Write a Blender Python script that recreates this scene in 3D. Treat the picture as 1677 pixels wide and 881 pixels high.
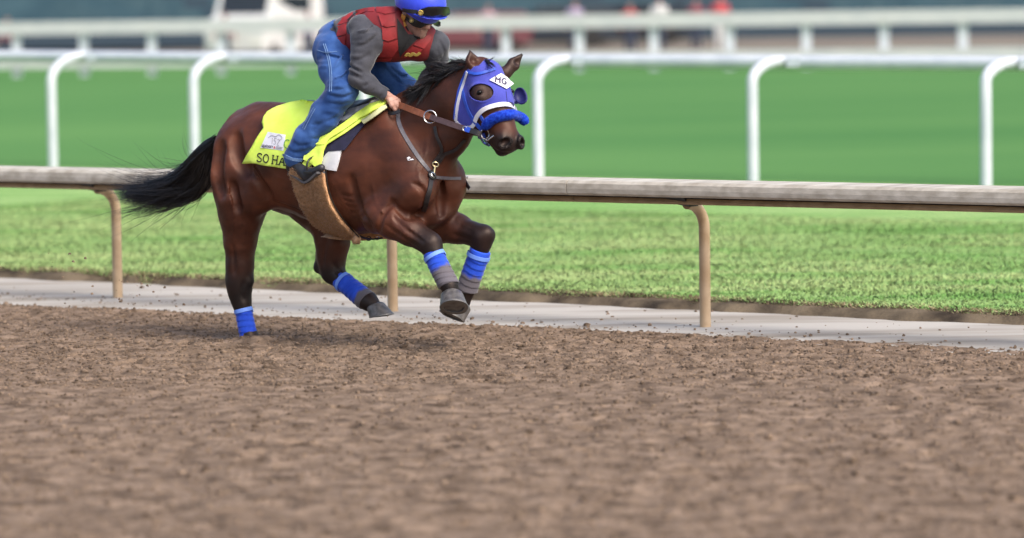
import bpy, math, random
import numpy as np
from mathutils import Matrix, Vector
from mathutils.bvhtree import BVHTree
from mathutils.geometry import delaunay_2d_cdt
R_ = math.radians
rng = np.random.default_rng(7); random.seed(7)
SC = bpy.context.scene
COL = SC.collection
for o in list(bpy.data.objects): bpy.data.objects.remove(o)

# ------------------------------------------------------------------ camera
FPX, CX, CY = 6000.0, 838.5, 440.5          # focal length and centre in photo pixels (1677 x 881)
CAM = np.array([0.0, 0.0, 2.1])
RM = np.array(Matrix.Rotation(R_(90 - 3.96), 3, 'X') @ Matrix.Rotation(R_(-0.8), 3, 'Z'))
cd = bpy.data.cameras.new('camera'); cam = bpy.data.objects.new('camera', cd); COL.objects.link(cam)
cd.sensor_width = 36; cd.lens = 36 * FPX / 1677; cd.clip_end = 3000; cd.clip_start = 0.5
cam.matrix_world = Matrix.Translation(CAM) @ Matrix(RM.tolist()).to_4x4()
cd.dof.use_dof = True; cd.dof.focus_distance = 23.4; cd.dof.aperture_fstop = 1.3
SC.camera = cam

# ------------------------------------------------------------------ sky, sun, exposure (soft overcast morning)
SUN_EL, SUN_AZ = 46.0, 140.0                 # azimuth clockwise from +Y: soft light from over the right shoulder
wd = bpy.data.worlds.new('World'); SC.world = wd; wd.use_nodes = True
nt = wd.node_tree
sky = nt.nodes.new('ShaderNodeTexSky'); sky.sky_type = 'NISHITA'; sky.sun_disc = False
sky.sun_elevation = R_(SUN_EL); sky.sun_rotation = R_(SUN_AZ)
sky.air_density = 1.0; sky.dust_density = 4.0; sky.ozone_density = 1.0
nt.links.new(sky.outputs[0], nt.nodes['Background'].inputs[0]); nt.nodes['Background'].inputs[1].default_value = 0.15
sl = bpy.data.lights.new('sun', 'SUN'); sl.energy = 1.5; sl.angle = R_(25); sl.color = (1, .95, .88)
so = bpy.data.objects.new('sun', sl); COL.objects.link(so)
so.rotation_euler = (R_(90 - SUN_EL), 0, R_(180 - SUN_AZ))
vs = SC.view_settings; vs.view_transform = 'Standard'; vs.look = 'None'; vs.gamma = 1; vs.exposure = 0.85
vs.use_curve_mapping = False
SC.cycles.use_denoising = True; SC.cycles.max_bounces = 6

# ------------------------------------------------------------------ pixel helpers
def ray(x, y): return RM @ np.array([(x - CX) / FPX, -(y - CY) / FPX, -1.0])
def onz(x, y, z=0.0):
    d = ray(x, y); return CAM + d * ((z - CAM[2]) / d[2])
def proj(P):
    q = (np.asarray(P) - CAM) @ RM
    return np.stack([CX - FPX * q[..., 0] / q[..., 2], CY + FPX * q[..., 1] / q[..., 2]], -1)
def atdepth(x, y, Y):
    d = ray(x, y); return CAM + d * (Y / d[1])

# ------------------------------------------------------------------ materials
MATS = {}
def mat(name, col, rough=.6, col2=None, nscale=8, bump=0, bscale=60, spec=.5, sheen=0, coat=0, metal=0, stretch=None, attr=None, acol=None, trans=0, detail=4, contrast=(.35, .65)):
    if name in MATS: return MATS[name]
    m = bpy.data.materials.new(name); m.use_nodes = True; t = m.node_tree; n = t.nodes; L = t.links.new
    b = n['Principled BSDF']; b.inputs['Roughness'].default_value = rough
    b.inputs['Specular IOR Level'].default_value = spec; b.inputs['Metallic'].default_value = metal
    b.inputs['Coat Weight'].default_value = coat; b.inputs['Coat Roughness'].default_value = .25
    if sheen: b.inputs['Sheen Weight'].default_value = sheen; b.inputs['Sheen Roughness'].default_value = .4
    if trans: b.inputs['Transmission Weight'].default_value = trans
    tc = n.new('ShaderNodeTexCoord'); src = tc.outputs['Object']
    if stretch:
        mp = n.new('ShaderNodeMapping'); L(src, mp.inputs[0]); mp.inputs['Scale'].default_value = stretch[:3]
        if len(stretch) > 3: mp.inputs['Rotation'].default_value = (0, 0, R_(stretch[3]))
        src = mp.outputs[0]
    out = None
    if col2 is not None:
        ns = n.new('ShaderNodeTexNoise'); ns.inputs['Scale'].default_value = nscale; ns.inputs['Detail'].default_value = detail
        L(src, ns.inputs['Vector'])
        rp = n.new('ShaderNodeValToRGB'); rp.color_ramp.elements[0].position = contrast[0]; rp.color_ramp.elements[1].position = contrast[1]
        rp.color_ramp.elements[0].color = (*col, 1); rp.color_ramp.elements[1].color = (*col2, 1)
        L(ns.outputs[0], rp.inputs[0]); out = rp.outputs[0]
    if attr:
        at = n.new('ShaderNodeAttribute'); at.attribute_name = attr
        mx = n.new('ShaderNodeMix'); mx.data_type = 'RGBA'
        L(at.outputs['Fac'], mx.inputs[0])
        if out: L(out, mx.inputs[6])
        else: mx.inputs[6].default_value = (*col, 1)
        mx.inputs[7].default_value = (*acol, 1); out = mx.outputs[2]
    if out: L(out, b.inputs['Base Color'])
    else: b.inputs['Base Color'].default_value = (*col, 1)
    if bump:
        n2 = n.new('ShaderNodeTexNoise'); n2.inputs['Scale'].default_value = bscale; n2.inputs['Detail'].default_value = 5
        L(src, n2.inputs['Vector'])
        bp = n.new('ShaderNodeBump'); bp.inputs['Strength'].default_value = 1; bp.inputs['Distance'].default_value = bump
        L(n2.outputs[0], bp.inputs['Height']); L(bp.outputs[0], b.inputs['Normal'])
    MATS[name] = m; return m

# ------------------------------------------------------------------ object helpers
ORG = {}
def tag(o, label=None, cat=None, group=None, kind=None):
    for k, v in (('label', label), ('category', cat), ('group', group), ('kind', kind)):
        if v: o[k] = v
    return o
def thing(name, label, cat, loc, group=None):
    o = bpy.data.objects.new(name, None); COL.objects.link(o); o.location = [float(c) for c in loc]
    o.empty_display_size = .1
    ORG[o] = np.array(loc, float); return tag(o, label, cat, group)
def mesh_from(name, v, f, smooth=True):
    me = bpy.data.meshes.new(name)
    v = np.asarray(v, np.float32)
    if isinstance(f, np.ndarray) and f.ndim == 2:
        k = f.shape[1]; me.vertices.add(len(v)); me.vertices.foreach_set('co', v.ravel())
        me.loops.add(f.size); me.loops.foreach_set('vertex_index', f.astype(np.int32).ravel())
        me.polygons.add(len(f)); me.polygons.foreach_set('loop_start', np.arange(0, f.size, k, dtype=np.int32))
        me.update(calc_edges=True); me.validate()
    else:
        me.from_pydata(v.tolist(), [], [list(map(int, q)) for q in f]); me.update()
    if smooth:
        me.polygons.foreach_set('use_smooth', [True] * len(me.polygons))
        if len(me.polygons) < 6000: me.set_sharp_from_angle(angle=R_(50))
    return me
def obj(name, v, f, m, parent=None, smooth=True, origin=None, fixn=False):
    """ONE mesh object from world coordinates"""
    v = np.asarray(v, float)
    if parent is not None: og = ORG[parent]
    elif origin is not None: og = np.asarray(origin, float)
    else: og = np.array([(v[:, 0].min() + v[:, 0].max()) / 2, (v[:, 1].min() + v[:, 1].max()) / 2, v[:, 2].min()])
    me = mesh_from(name, v - og, f, smooth)
    if fixn:
        import bmesh
        bm = bmesh.new(); bm.from_mesh(me); bmesh.ops.recalc_face_normals(bm, faces=bm.faces); bm.to_mesh(me); bm.free()
    me.materials.append(MATS[m] if isinstance(m, str) else m)
    o = bpy.data.objects.new(name, me); COL.objects.link(o)
    if parent is not None:
        o.parent = parent; ORG[o] = og
    else:
        o.location = og.tolist(); ORG[o] = og
    return o
def join(parts):
    V, F, n = [], [], 0
    for v, f in parts:
        v = np.asarray(v, float); V.append(v); F += [[i + n for i in q] for q in f]; n += len(v)
    return np.concatenate(V), F
def norm(v): v = np.asarray(v, float); return v / (np.linalg.norm(v, axis=-1, keepdims=True) + 1e-12)
def resample(P, n):
    P = np.asarray(P, float); d = np.r_[0, np.cumsum(np.linalg.norm(np.diff(P, axis=0), axis=1))]
    t = np.linspace(0, d[-1], n); return np.stack([np.interp(t, d, P[:, k]) for k in range(P.shape[1])], 1)
def spline(P, n):
    """Catmull-Rom through P"""
    P = np.asarray(P, float)
    if len(P) < 3: return resample(P, n)
    Q = np.vstack([2 * P[0] - P[1], P, 2 * P[-1] - P[-2]]); out = []
    for t in np.linspace(0, len(P) - 1 - 1e-6, n * 4):
        i = int(t); u = t - i; a, b, c, d = Q[i:i + 4]
        out.append(.5 * (2 * b + (c - a) * u + (2 * a - 5 * b + 4 * c - d) * u * u + (3 * b - a - 3 * c + d) * u ** 3))
    return resample(np.array(out), n)
def tube(P, r, sides=10, cap=True, flat=None):
    P = np.asarray(P, float); n = len(P); r = np.broadcast_to(np.asarray(r, float), (n,))
    T = norm(np.gradient(P, axis=0)); up = np.array([0, 0, 1.0]) if abs(T[0][2]) < .9 else np.array([1.0, 0, 0])
    V = []; N = norm(np.cross(T[0], up)); a = np.linspace(0, 2 * np.pi, sides, endpoint=False)
    for i in range(n):
        N = norm(N - T[i] * (N @ T[i])); B = np.cross(T[i], N)
        V.append(P[i] + r[i] * (np.cos(a)[:, None] * N + np.sin(a)[:, None] * B))
    V = np.concatenate(V); F = []
    for i in range(n - 1):
        for j in range(sides):
            k = (j + 1) % sides; F.append([i * sides + j, i * sides + k, (i + 1) * sides + k, (i + 1) * sides + j])
    if cap: F.append(list(range(sides))[::-1]); F.append([(n - 1) * sides + j for j in range(sides)])
    return V, F
def ribbon(P, N, w, th):
    """strap: box section swept along P, lying on normals N"""
    P = np.asarray(P, float); N = norm(N); n = len(P); T = norm(np.gradient(P, axis=0)); S = norm(np.cross(N, T))
    w = np.broadcast_to(np.asarray(w, float), (n,))[:, None] / 2
    V = np.stack([P - S * w, P + S * w, P + S * w * .92 + N * th, P - S * w * .92 + N * th], 1).reshape(-1, 3); F = []
    for i in range(n - 1):
        for j in range(4):
            k = (j + 1) % 4; F.append([i * 4 + j, i * 4 + k, i * 4 + 4 + k, i * 4 + 4 + j])
    F += [[3, 2, 1, 0], [n * 4 - 4, n * 4 - 3, n * 4 - 2, n * 4 - 1]]
    return V, F
def box(c, s, R=None):
    c = np.asarray(c, float); s = np.asarray(s, float) / 2
    v = np.array([[x, y, z] for x in (-1, 1) for y in (-1, 1) for z in (-1, 1)], float) * s
    if R is not None: v = v @ np.asarray(R).T
    return v + c, [[0, 1, 3, 2], [4, 6, 7, 5], [0, 4, 5, 1], [2, 3, 7, 6], [0, 2, 6, 4], [1, 5, 7, 3]]
def ring(c, ax, r, tr, n=20, s=6, e=1.0):
    ax = norm(ax); u = norm(np.cross(ax, [0.3, .2, .9])); v = np.cross(ax, u)
    a = np.linspace(0, 2 * np.pi, n + 1)
    return tube(np.asarray(c) + r * (np.cos(a)[:, None] * u + e * np.sin(a)[:, None] * v), tr, s)
LAT = {}
def vnoise(p, seed=0):
    """value noise, p (...,3) in lattice units, -1..1"""
    if seed not in LAT: LAT[seed] = np.random.default_rng(seed + 100).uniform(-1, 1, (32, 32, 32)).astype(np.float32)
    T = LAT[seed]; i = np.floor(p).astype(int); f = p - i; f = f * f * (3 - 2 * f); r = 0
    for a in (0, 1):
        for b in (0, 1):
            for c in (0, 1):
                w = (f[..., 0] if a else 1 - f[..., 0]) * (f[..., 1] if b else 1 - f[..., 1]) * (f[..., 2] if c else 1 - f[..., 2])
                r = r + w * T[(i[..., 0] + a) % 32, (i[..., 1] + b) % 32, (i[..., 2] + c) % 32]
    return r

# ------------------------------------------------------------------ implicit bodies -> one continuous surface
class SDF:
    def __init__(s, lo, hi, h):
        s.lo = np.array(lo, float); s.h = h; s.n = np.ceil((np.array(hi) - s.lo) / h).astype(int) + 1
        s.F = np.full(s.n, .5, np.float32); s.prims = []
        s.ax = [s.lo[k] + h * np.arange(s.n[k]) for k in range(3)]
    def _put(s, lo, hi, fn, k, sub=False):
        m = k + 3 * s.h
        i0 = np.clip(np.floor((lo - m - s.lo) / s.h).astype(int), 0, s.n); i1 = np.clip(np.ceil((hi + m - s.lo) / s.h).astype(int) + 1, 0, s.n)
        if np.any(i1 <= i0): return
        sl_ = tuple(slice(a, b) for a, b in zip(i0, i1))
        X = np.stack(np.meshgrid(*[s.ax[q][sl_[q]] for q in range(3)], indexing='ij'), -1)
        d = fn(X).astype(np.float32); A = s.F[sl_]
        if sub: d = -d; hh = np.maximum(k - np.abs(A - d), 0) / k; s.F[sl_] = np.maximum(A, d) + hh * hh * k / 4
        else: hh = np.maximum(k - np.abs(A - d), 0) / k; s.F[sl_] = np.minimum(A, d) - hh * hh * k / 4
    def cone(s, a, b, ra, rb, k=.04, q=1, e=(0, 1, 0), sub=False, dark=None):
        a = np.asarray(a, float); b = np.asarray(b, float); ab = b - a; L2 = ab @ ab + 1e-9; e = norm(e)
        def fn(X):
            t = np.clip(((X - a) @ ab) / L2, 0, 1); d = X - (a + t[..., None] * ab)
            D = (d * d).sum(-1)
            if q != 1: c = d @ e; D = D + c * c * (1 / q ** 2 - 1)
            return np.sqrt(D) - (ra + t * (rb - ra))
        if dark is not None: s.prims.append((a, ab, L2, ra, rb, dark))
        R = max(ra, rb) * max(1, q)
        s._put(np.minimum(a, b) - R, np.maximum(a, b) + R, fn, k, sub)
    def chain(s, pts, k=.04, q=1, e=(0, 1, 0), dark=None):
        for i in range(len(pts) - 1):
            (a, ra), (b, rb) = pts[i][:2], pts[i + 1][:2]
            dk = (dark[i], dark[i + 1]) if dark is not None else None
            qq = q[i] if isinstance(q, (list, tuple)) else q
            s.cone(a, b, ra, rb, k, qq, e, dark=dk)
    def ell(s, c, r, k=.04, M=None, sub=False, dark=None):
        c = np.asarray(c, float); r = np.asarray(r, float); M = np.eye(3) if M is None else np.asarray(M, float)  # rows = axes
        def fn(X):
            p = (X - c) @ M.T; k0 = np.sqrt(((p / r) ** 2).sum(-1)); k1 = np.sqrt(((p / r ** 2) ** 2).sum(-1)) + 1e-9
            return k0 * (k0 - 1) / k1
        if dark is not None: s.prims.append((c, np.zeros(3), 1, r.mean(), r.mean(), (dark, dark)))
        R = r.max(); s._put(c - R, c + R, fn, k, sub)
    def coords(s): return np.stack(np.meshgrid(*s.ax, indexing='ij'), -1)
    def mesh(s):
        F = s.F; n = F.shape; ins = F < 0
        c = [(a, b, d) for a in (0, 1) for b in (0, 1) for d in (0, 1)]
        cnt = np.zeros([q - 1 for q in n], np.int8)
        for a, b, d in c: cnt += ins[a:n[0] - 1 + a, b:n[1] - 1 + b, d:n[2] - 1 + d]
        act = (cnt > 0) & (cnt < 8); I = np.argwhere(act); idx = np.full(act.shape, -1, np.int64); idx[act] = np.arange(len(I))
        val = np.stack([F[I[:, 0] + a, I[:, 1] + b, I[:, 2] + d] for a, b, d in c], 1); C = np.array(c, float)
        S = np.zeros((len(I), 3)); W = np.zeros(len(I))
        for p in range(8):
            for q in range(p + 1, 8):
                if np.abs(C[p] - C[q]).sum() == 1:
                    m = (val[:, p] < 0) != (val[:, q] < 0); t = val[m, p] / (val[m, p] - val[m, q])
                    S[m] += C[p] + t[:, None] * (C[q] - C[p]); W[m] += 1
        V = s.lo + s.h * (I + S / W[:, None]); Q = []
        for ax in range(3):
            o1, o2 = [k for k in range(3) if k != ax]
            A = np.moveaxis(ins, ax, 0); E = A[:-1] != A[1:]; E = np.moveaxis(E, 0, ax)
            P = np.argwhere(E); P = P[(P[:, o1] > 0) & (P[:, o2] > 0) & (P[:, o1] < n[o1] - 1) & (P[:, o2] < n[o2] - 1)]
            d1 = np.zeros(3, int); d1[o1] = 1; d2 = np.zeros(3, int); d2[o2] = 1
            g = [idx[tuple((P - x).T)] for x in (d1 * 0, d1, d1 + d2, d2)]
            q4 = np.stack(g, 1); flip = ins[tuple(P.T)]
            if ax == 1: flip = ~flip
            q4[~flip] = q4[~flip][:, ::-1]; Q.append(q4)
        Q = np.concatenate(Q); Q = Q[(Q >= 0).all(1)]
        return V, Q
    def darkness(s, V):
        num = np.zeros(len(V)); den = np.full(len(V), 1e-12)
        for a, ab, L2, ra, rb, dk in s.prims:
            t = np.clip(((V - a) @ ab) / L2, 0, 1); d = np.linalg.norm(V - (a + t[:, None] * ab), axis=1) - (ra + t * (rb - ra))
            w = np.exp(-np.maximum(d, -.01) / .012); num += w * (dk[0] + t * (dk[1] - dk[0])); den += w
        return num / den
def setattr_f(o, name, val):
    a = o.data.attributes.new(name, 'FLOAT', 'POINT'); a.data.foreach_set('value', np.asarray(val, np.float32))

def smooth_mesh(V, Q, it=2, lam=.5):
    V = V.copy(); n = len(V); E = np.concatenate([Q[:, [0, 1]], Q[:, [1, 2]], Q[:, [2, 3]], Q[:, [3, 0]]])
    for _ in range(it):
        S = np.zeros_like(V); W = np.zeros(n)
        for a, b in ((0, 1), (1, 0)):
            np.add.at(S, E[:, a], V[E[:, b]]); np.add.at(W, E[:, a], 1)
        V += lam * (S / np.maximum(W, 1)[:, None] - V)
    return V
def keep_faces(V, Q, keepv):
    m = keepv[Q].all(1); Q = Q[m]; u, inv = np.unique(Q, return_inverse=True)
    return V[u], inv.reshape(Q.shape)
def thicken(V, F, N, th):
    """closed sheet: outer layer V + N*th, inner V, walls along open edges"""
    V = np.asarray(V); n = len(V); F = [list(map(int, q)) for q in F]; cnt = {}
    for q in F:
        for i in range(len(q)):
            a, b = q[i], q[(i + 1) % len(q)]; cnt[(a, b)] = 1
    W = [[a, b, b + n, a + n][::-1] for (a, b) in cnt if (b, a) not in cnt]
    return np.concatenate([V + N * th, V]), F + [[i + n for i in q[::-1]] for q in F] + W
def vnormals(V, F):
    N = np.zeros_like(V)
    for q in F:
        a, b, c = V[q[0]], V[q[1]], V[q[2]]; k = np.cross(b - a, c - a)
        for i in q: N[i] += k
    return norm(N)
def bvh(V, F): return BVHTree.FromPolygons([Vector(v) for v in np.asarray(V).tolist()], [list(map(int, q)) for q in F])
def hit(tr, x, y, guess=23.4):
    d = Vector(ray(x, y)).normalized(); h = tr.ray_cast(Vector(CAM), d)
    if h[0] is None:
        p = Vector(CAM) + d * guess; h = tr.find_nearest(p)
        p = Vector(CAM) + d * ((h[0] - Vector(CAM)).dot(d)); h = tr.find_nearest(p)
        return np.array(p), np.array(h[1])
    return np.array(h[0]), np.array(h[1])
def hits(tr, pts, off=0.0):
    H = [hit(tr, x, y) for x, y in pts]; P = np.array([h[0] for h in H]); N = norm(np.array([h[1] for h in H]))
    return P + N * off, N
def smooth_line(P, N, it=2):
    P = P.copy(); N = N.copy()
    for _ in range(it):
        P[1:-1] = (P[:-2] + 2 * P[1:-1] + P[2:]) / 4; N[1:-1] = (N[:-2] + 2 * N[1:-1] + N[2:]) / 4
    return P, norm(N)
def strap(tr, pts, w, th, off=.002, n=24, sm=3):
    P, N = hits(tr, spline(pts, n), off); P, N = smooth_line(P, N, sm); return ribbon(P, N, w, th)
def drape(tr, poly, off, th, step=4.0, sm=2, wrinkle=0):
    """cloth laid on a body: an outline seen in the photo, each point put on the surface it touches"""
    poly = np.asarray(poly, float); B = []
    for i in range(len(poly)):
        a, b = poly[i], poly[(i + 1) % len(poly)]; m = max(1, int(np.linalg.norm(b - a) / step)); B += [a + (b - a) * t / m for t in range(m)]
    B = np.array(B); x0, y0 = B.min(0); x1, y1 = B.max(0)
    G = [(x, y) for x in np.arange(x0 + step / 2, x1, step) for y in np.arange(y0 + step / 2, y1, step)]
    def inside(p):
        x, y = p; c = False
        for i in range(len(poly)):
            (xa, ya), (xb, yb) = poly[i], poly[i - 1]
            if (ya > y) != (yb > y) and x < (xb - xa) * (y - ya) / (yb - ya) + xa: c = not c
        return c
    G = [g for g in G if inside(g) and np.min(np.hypot(B[:, 0] - g[0], B[:, 1] - g[1])) > step * .45]
    pts = [Vector((float(a), float(b))) for a, b in list(B) + G]; nb = len(B)
    r = delaunay_2d_cdt(pts, [(i, (i + 1) % nb) for i in range(nb)], [], 1, 1e-5)
    px = np.array([list(v) for v in r[0]]); F = [list(t)[::-1] for t in r[2]]
    P, N = hits(tr, px, 0)
    nb_ = [set() for _ in px]
    for t in F:
        for i in range(3): nb_[t[i]].add(t[(i + 1) % 3]); nb_[t[(i + 1) % 3]].add(t[i])
    for _ in range(sm):
        P2 = P.copy(); N2 = N.copy()
        for i, s_ in enumerate(nb_):
            if s_: l = list(s_); P2[i] = .5 * P[i] + .5 * P[l].mean(0); N2[i] = .5 * N[i] + .5 * N[l].mean(0)
        # keep the outline on its rays: only slide along the view direction
        for i in range(len(P)):
            d = norm(P[i] - CAM); P2[i] = P[i] + d * ((P2[i] - P[i]) @ d)
        P, N = P2, norm(N2)
    P = P + N * off
    if wrinkle: P = P + N * (wrinkle * vnoise(P * 14, 5))[:, None]
    return thicken(P, F, N, th)
# plain stroke lettering, laid on a surface
GL = {'S': [[(.9, .82), (.7, .98), (.35, 1), (.12, .85), (.15, .65), (.5, .52), (.85, .38), (.92, .18), (.7, .02), (.35, 0), (.08, .18)]],
      'O': [[(.5, 1), (.15, .85), (.02, .5), (.15, .15), (.5, 0), (.85, .15), (.98, .5), (.85, .85), (.5, 1)]],
      'H': [[(.15, 0), (.15, 1)], [(.85, 0), (.85, 1)], [(.15, .5), (.85, .5)]],
      'A': [[(.05, 0), (.5, 1), (.95, 0)], [(.25, .35), (.75, .35)]],
      'P': [[(.15, 0), (.15, 1), (.65, 1), (.9, .85), (.9, .65), (.65, .5), (.15, .5)]],
      'Y': [[(.05, 1), (.5, .5), (.95, 1)], [(.5, .5), (.5, 0)]], 'M': [[(.1, 0), (.1, 1), (.5, .3), (.9, 1), (.9, 0)]],
      'G': [[(.92, .8), (.7, 1), (.3, .98), (.05, .7), (.05, .3), (.3, .02), (.7, 0), (.92, .2), (.92, .45), (.6, .45)]],
      'K': [[(.1, 0), (.1, 1)], [(.9, 1), (.1, .45), (.9, 0)]], 'E': [[(.9, 1), (.1, 1), (.1, 0), (.9, 0)], [(.1, .5), (.7, .5)]],
      'N': [[(.1, 0), (.1, 1), (.9, 0), (.9, 1)]], 'T': [[(0, 1), (1, 1)], [(.5, 1), (.5, 0)]], 'U': [[(.1, 1), (.1, .2), (.5, 0), (.9, .2), (.9, 1)]],
      'C': [[(.9, .8), (.5, 1), (.1, .7), (.1, .3), (.5, 0), (.9, .2)]], 'D': [[(.1, 0), (.1, 1), (.6, .95), (.9, .5), (.6, .05), (.1, 0)]],
      'R': [[(.1, 0), (.1, 1), (.8, .95), (.8, .6), (.1, .5), (.9, 0)]], 'B': [[(.1, 0), (.1, 1), (.8, .9), (.7, .55), (.1, .5), (.9, .35), (.8, .02), (.1, 0)]],
      '1': [[(.2, .8), (.5, 1), (.5, 0)]], '5': [[(.9, 1), (.2, 1), (.15, .55), (.6, .6), (.9, .3), (.6, 0), (.1, .1)]], '2': [[(.1, .8), (.5, 1), (.9, .75), (.1, 0), (.95, 0)]]}
SERIF = {'H': [(.15, 0), (.85, 0), (.15, 1), (.85, 1)], 'A': [(.05, 0), (.95, 0)], 'P': [(.15, 0), (.08, 1)], 'Y': [(.5, 0), (.05, 1), (.95, 1)], 'M': [(.1, 0), (.9, 0), (.02, 1), (.98, 1)]}
def letters(tr, text, org, xd, yd, adv, wpx, off, th=.001, serif=True, lw=.8):
    """org, xd, yd in photo pixels: where the line of writing sits on its surface"""
    parts = []; org = np.array(org, float); xd = np.array(xd, float); yd = np.array(yd, float); x = 0
    for i, ch in enumerate(text):
        a = adv[i] if isinstance(adv, (list, tuple)) else adv
        if ch != ' ':
            st = [(s, wpx) for s in GL[ch]]
            if serif and ch in SERIF: st += [([(p[0] - .17, p[1]), (p[0] + .17, p[1])], wpx * .7) for p in SERIF[ch]]
            for s, w in st:
                q = resample(np.array(s), max(4, len(s) * 2)) if len(s) > 2 else np.array(s, float)
                pp = [org + xd * (x + p[0] * a * lw) + yd * p[1] for p in q]; P, N = hits(tr, pp, off)
                parts.append(ribbon(P, N, w / 250, th))
        x += a
    return join(parts)
def tufts(P, N, length, r, jitter=.6, seed=1):
    """short fibres standing on a surface: thin three-sided spikes"""
    g = np.random.default_rng(seed); n = len(P); D = norm(N + g.normal(0, jitter, (n, 3)) * .6)
    L = length * g.uniform(.6, 1.3, n)[:, None]; A = norm(np.cross(D, g.normal(0, 1, (n, 3)))); B = np.cross(D, A)
    V = np.stack([P + A * r, P - A * r * .5 + B * r * .87, P - A * r * .5 - B * r * .87, P + D * L], 1).reshape(-1, 3)
    b = np.arange(n)[:, None] * 4; F = np.concatenate([b + [0, 1, 3], b + [1, 2, 3], b + [2, 0, 3]])
    return V, F
def strands(curves, r0, sides=3):
    """curves (M,K,3) -> tapered hairs, one mesh"""
    M, K, _ = curves.shape; T = norm(np.gradient(curves, axis=1)); ref = np.array([.3, .5, .8])
    N = norm(np.cross(T, ref)); B = np.cross(T, N); t = np.linspace(0, 1, K)
    r = (np.asarray(r0).reshape(-1, 1) * (1 - .93 * t ** 1.5)[None])[..., None]
    a = 2 * np.pi * np.arange(sides) / sides
    V = np.stack([curves + r * (math.cos(x) * N + math.sin(x) * B) for x in a], 2)      # M,K,s,3
    base = (np.arange(M)[:, None, None] * K + np.arange(K - 1)[None, :, None]) * sides; F = []
    j = np.arange(sides); k = (j + 1) % sides
    F = np.stack([base + j, base + k, base + sides + k, base + sides + j], -1).reshape(-1, 4)
    return V.reshape(-1, 3), F

# ================================================================== THE SETTING
A0 = onz(193, 487); B0 = onz(1155, 535)
U = norm(B0 - A0); NN = np.array([-U[1], U[0], 0.0])            # along the inner rail (towards the right) / towards the infield
def us(u, s, z=0.0): return A0 + U * u + NN * s + np.array([0, 0, z])
def terrain(s):
    return np.interp(s, [1.15, 1.24, 4, 15, 52, 70, 95, 125, 400], [0.0, .07, .08, .15, .58, .65, 1.1, 1.1, 1.1])

mat('dirt', (.082, .056, .038), .95, (.265, .190, .136), 6, .012, 70, spec=.12, detail=12, contrast=(.32, .66))
mat('clod', (.065, .045, .031), .95, (.24, .172, .122), 14, .004, 160, spec=.15)
mat('far_dirt', (.13, .108, .082), .95, (.19, .155, .115), .3)
mat('concrete', (.21, .175, .135), .85, (.42, .388, .345), 1.0, .003, 60, spec=.25, stretch=(.35, 2.4, 1, 37.9), detail=9, contrast=(.27, .56))
mat('soil_edge', (.035, .027, .020), .95, (.155, .12, .08), 3.5, .01, 40, spec=.1, detail=6)
mat('grass_ground', (.13, .29, .065), .95, (.30, .42, .16), 1.3, .01, 60, spec=.1, stretch=(.4, 1.6, 1, 37.9), detail=6)
mat('grass_blade', (.17, .37, .085), .8, (.42, .55, .21), .7, 0, spec=.25, stretch=(.45, 1.8, 1, 37.9), detail=3, contrast=(.36, .62))
mat('turf', (.056, .162, .044), .95, (.102, .226, .064), .16, .01, 30, spec=.1, stretch=(.3, .8, 1, 37.9), detail=5, contrast=(.25, .75))

gm = MATS['grass_blade'].node_tree; gmx = gm.nodes.new('ShaderNodeMix'); gmx.data_type = 'VECTOR'; gmx.inputs[0].default_value = .9
ggeo = gm.nodes.new('ShaderNodeNewGeometry'); gm.links.new(ggeo.outputs['Normal'], gmx.inputs[4]); gmx.inputs[5].default_value = (0, 0, 1)
gm.links.new(gmx.outputs[1], gm.nodes['Principled BSDF'].inputs['Normal'])

def sheet(name, ss, u0, u1, nu, m, zf, kind='structure', jit=None):
    uu = np.linspace(u0, u1, nu); V = []
    for s in ss:
        for u in uu:
            sj = s + (jit(u, s) if jit else 0); V.append(us(u, sj, zf(s if jit else sj)))
    F = [[i * nu + j, i * nu + j + 1, (i + 1) * nu + j + 1, (i + 1) * nu + j] for i in range(len(ss) - 1) for j in range(nu - 1)]
    return tag(obj(name, np.array(V), F, m, origin=us(0, ss[0], 0)), kind=kind)
sheet('dirt_track', [-60, -20, -3, .2], -500, 500, 41, 'dirt', lambda s: -.075)
sheet('concrete_gutter', [-.9, 0, .6, 1.5], -500, 500, 401, 'concrete', lambda s: -.02 + .02 * min(1, (s + .9) / .3))
ejit = lambda u, s: .06 * float(vnoise(np.array([u * 1.7, s, 3.3]), 2)) + .05 * float(vnoise(np.array([u * 6, s, 7.3]), 3))
ej = lambda s0: (lambda u, s: ejit(u, 1.0) if s < 1.6 else 0)
sheet('soil_bank', [1.08, 1.17, 1.32, 1.6], -30, 30, 900, 'soil_edge', lambda s: float(np.interp(s, [1.0, 1.1, 1.18, 1.3, 1.6], [-.02, 0.0, .055, .068, .06])), jit=ej(0))
sheet('grass_verge', [1.18, 1.42, 2.2, 4, 8, 15], -400, 400, 161, 'grass_ground', lambda s: float(terrain(s)) - .004)
sheet('turf_course', [15, 25, 40, 52, 68], -400, 400, 41, 'turf', lambda s: float(terrain(s)))
sheet('far_track', [68, 95, 150, 2000], -1500, 1500, 41, 'far_dirt', lambda s: float(terrain(s)))

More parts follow.
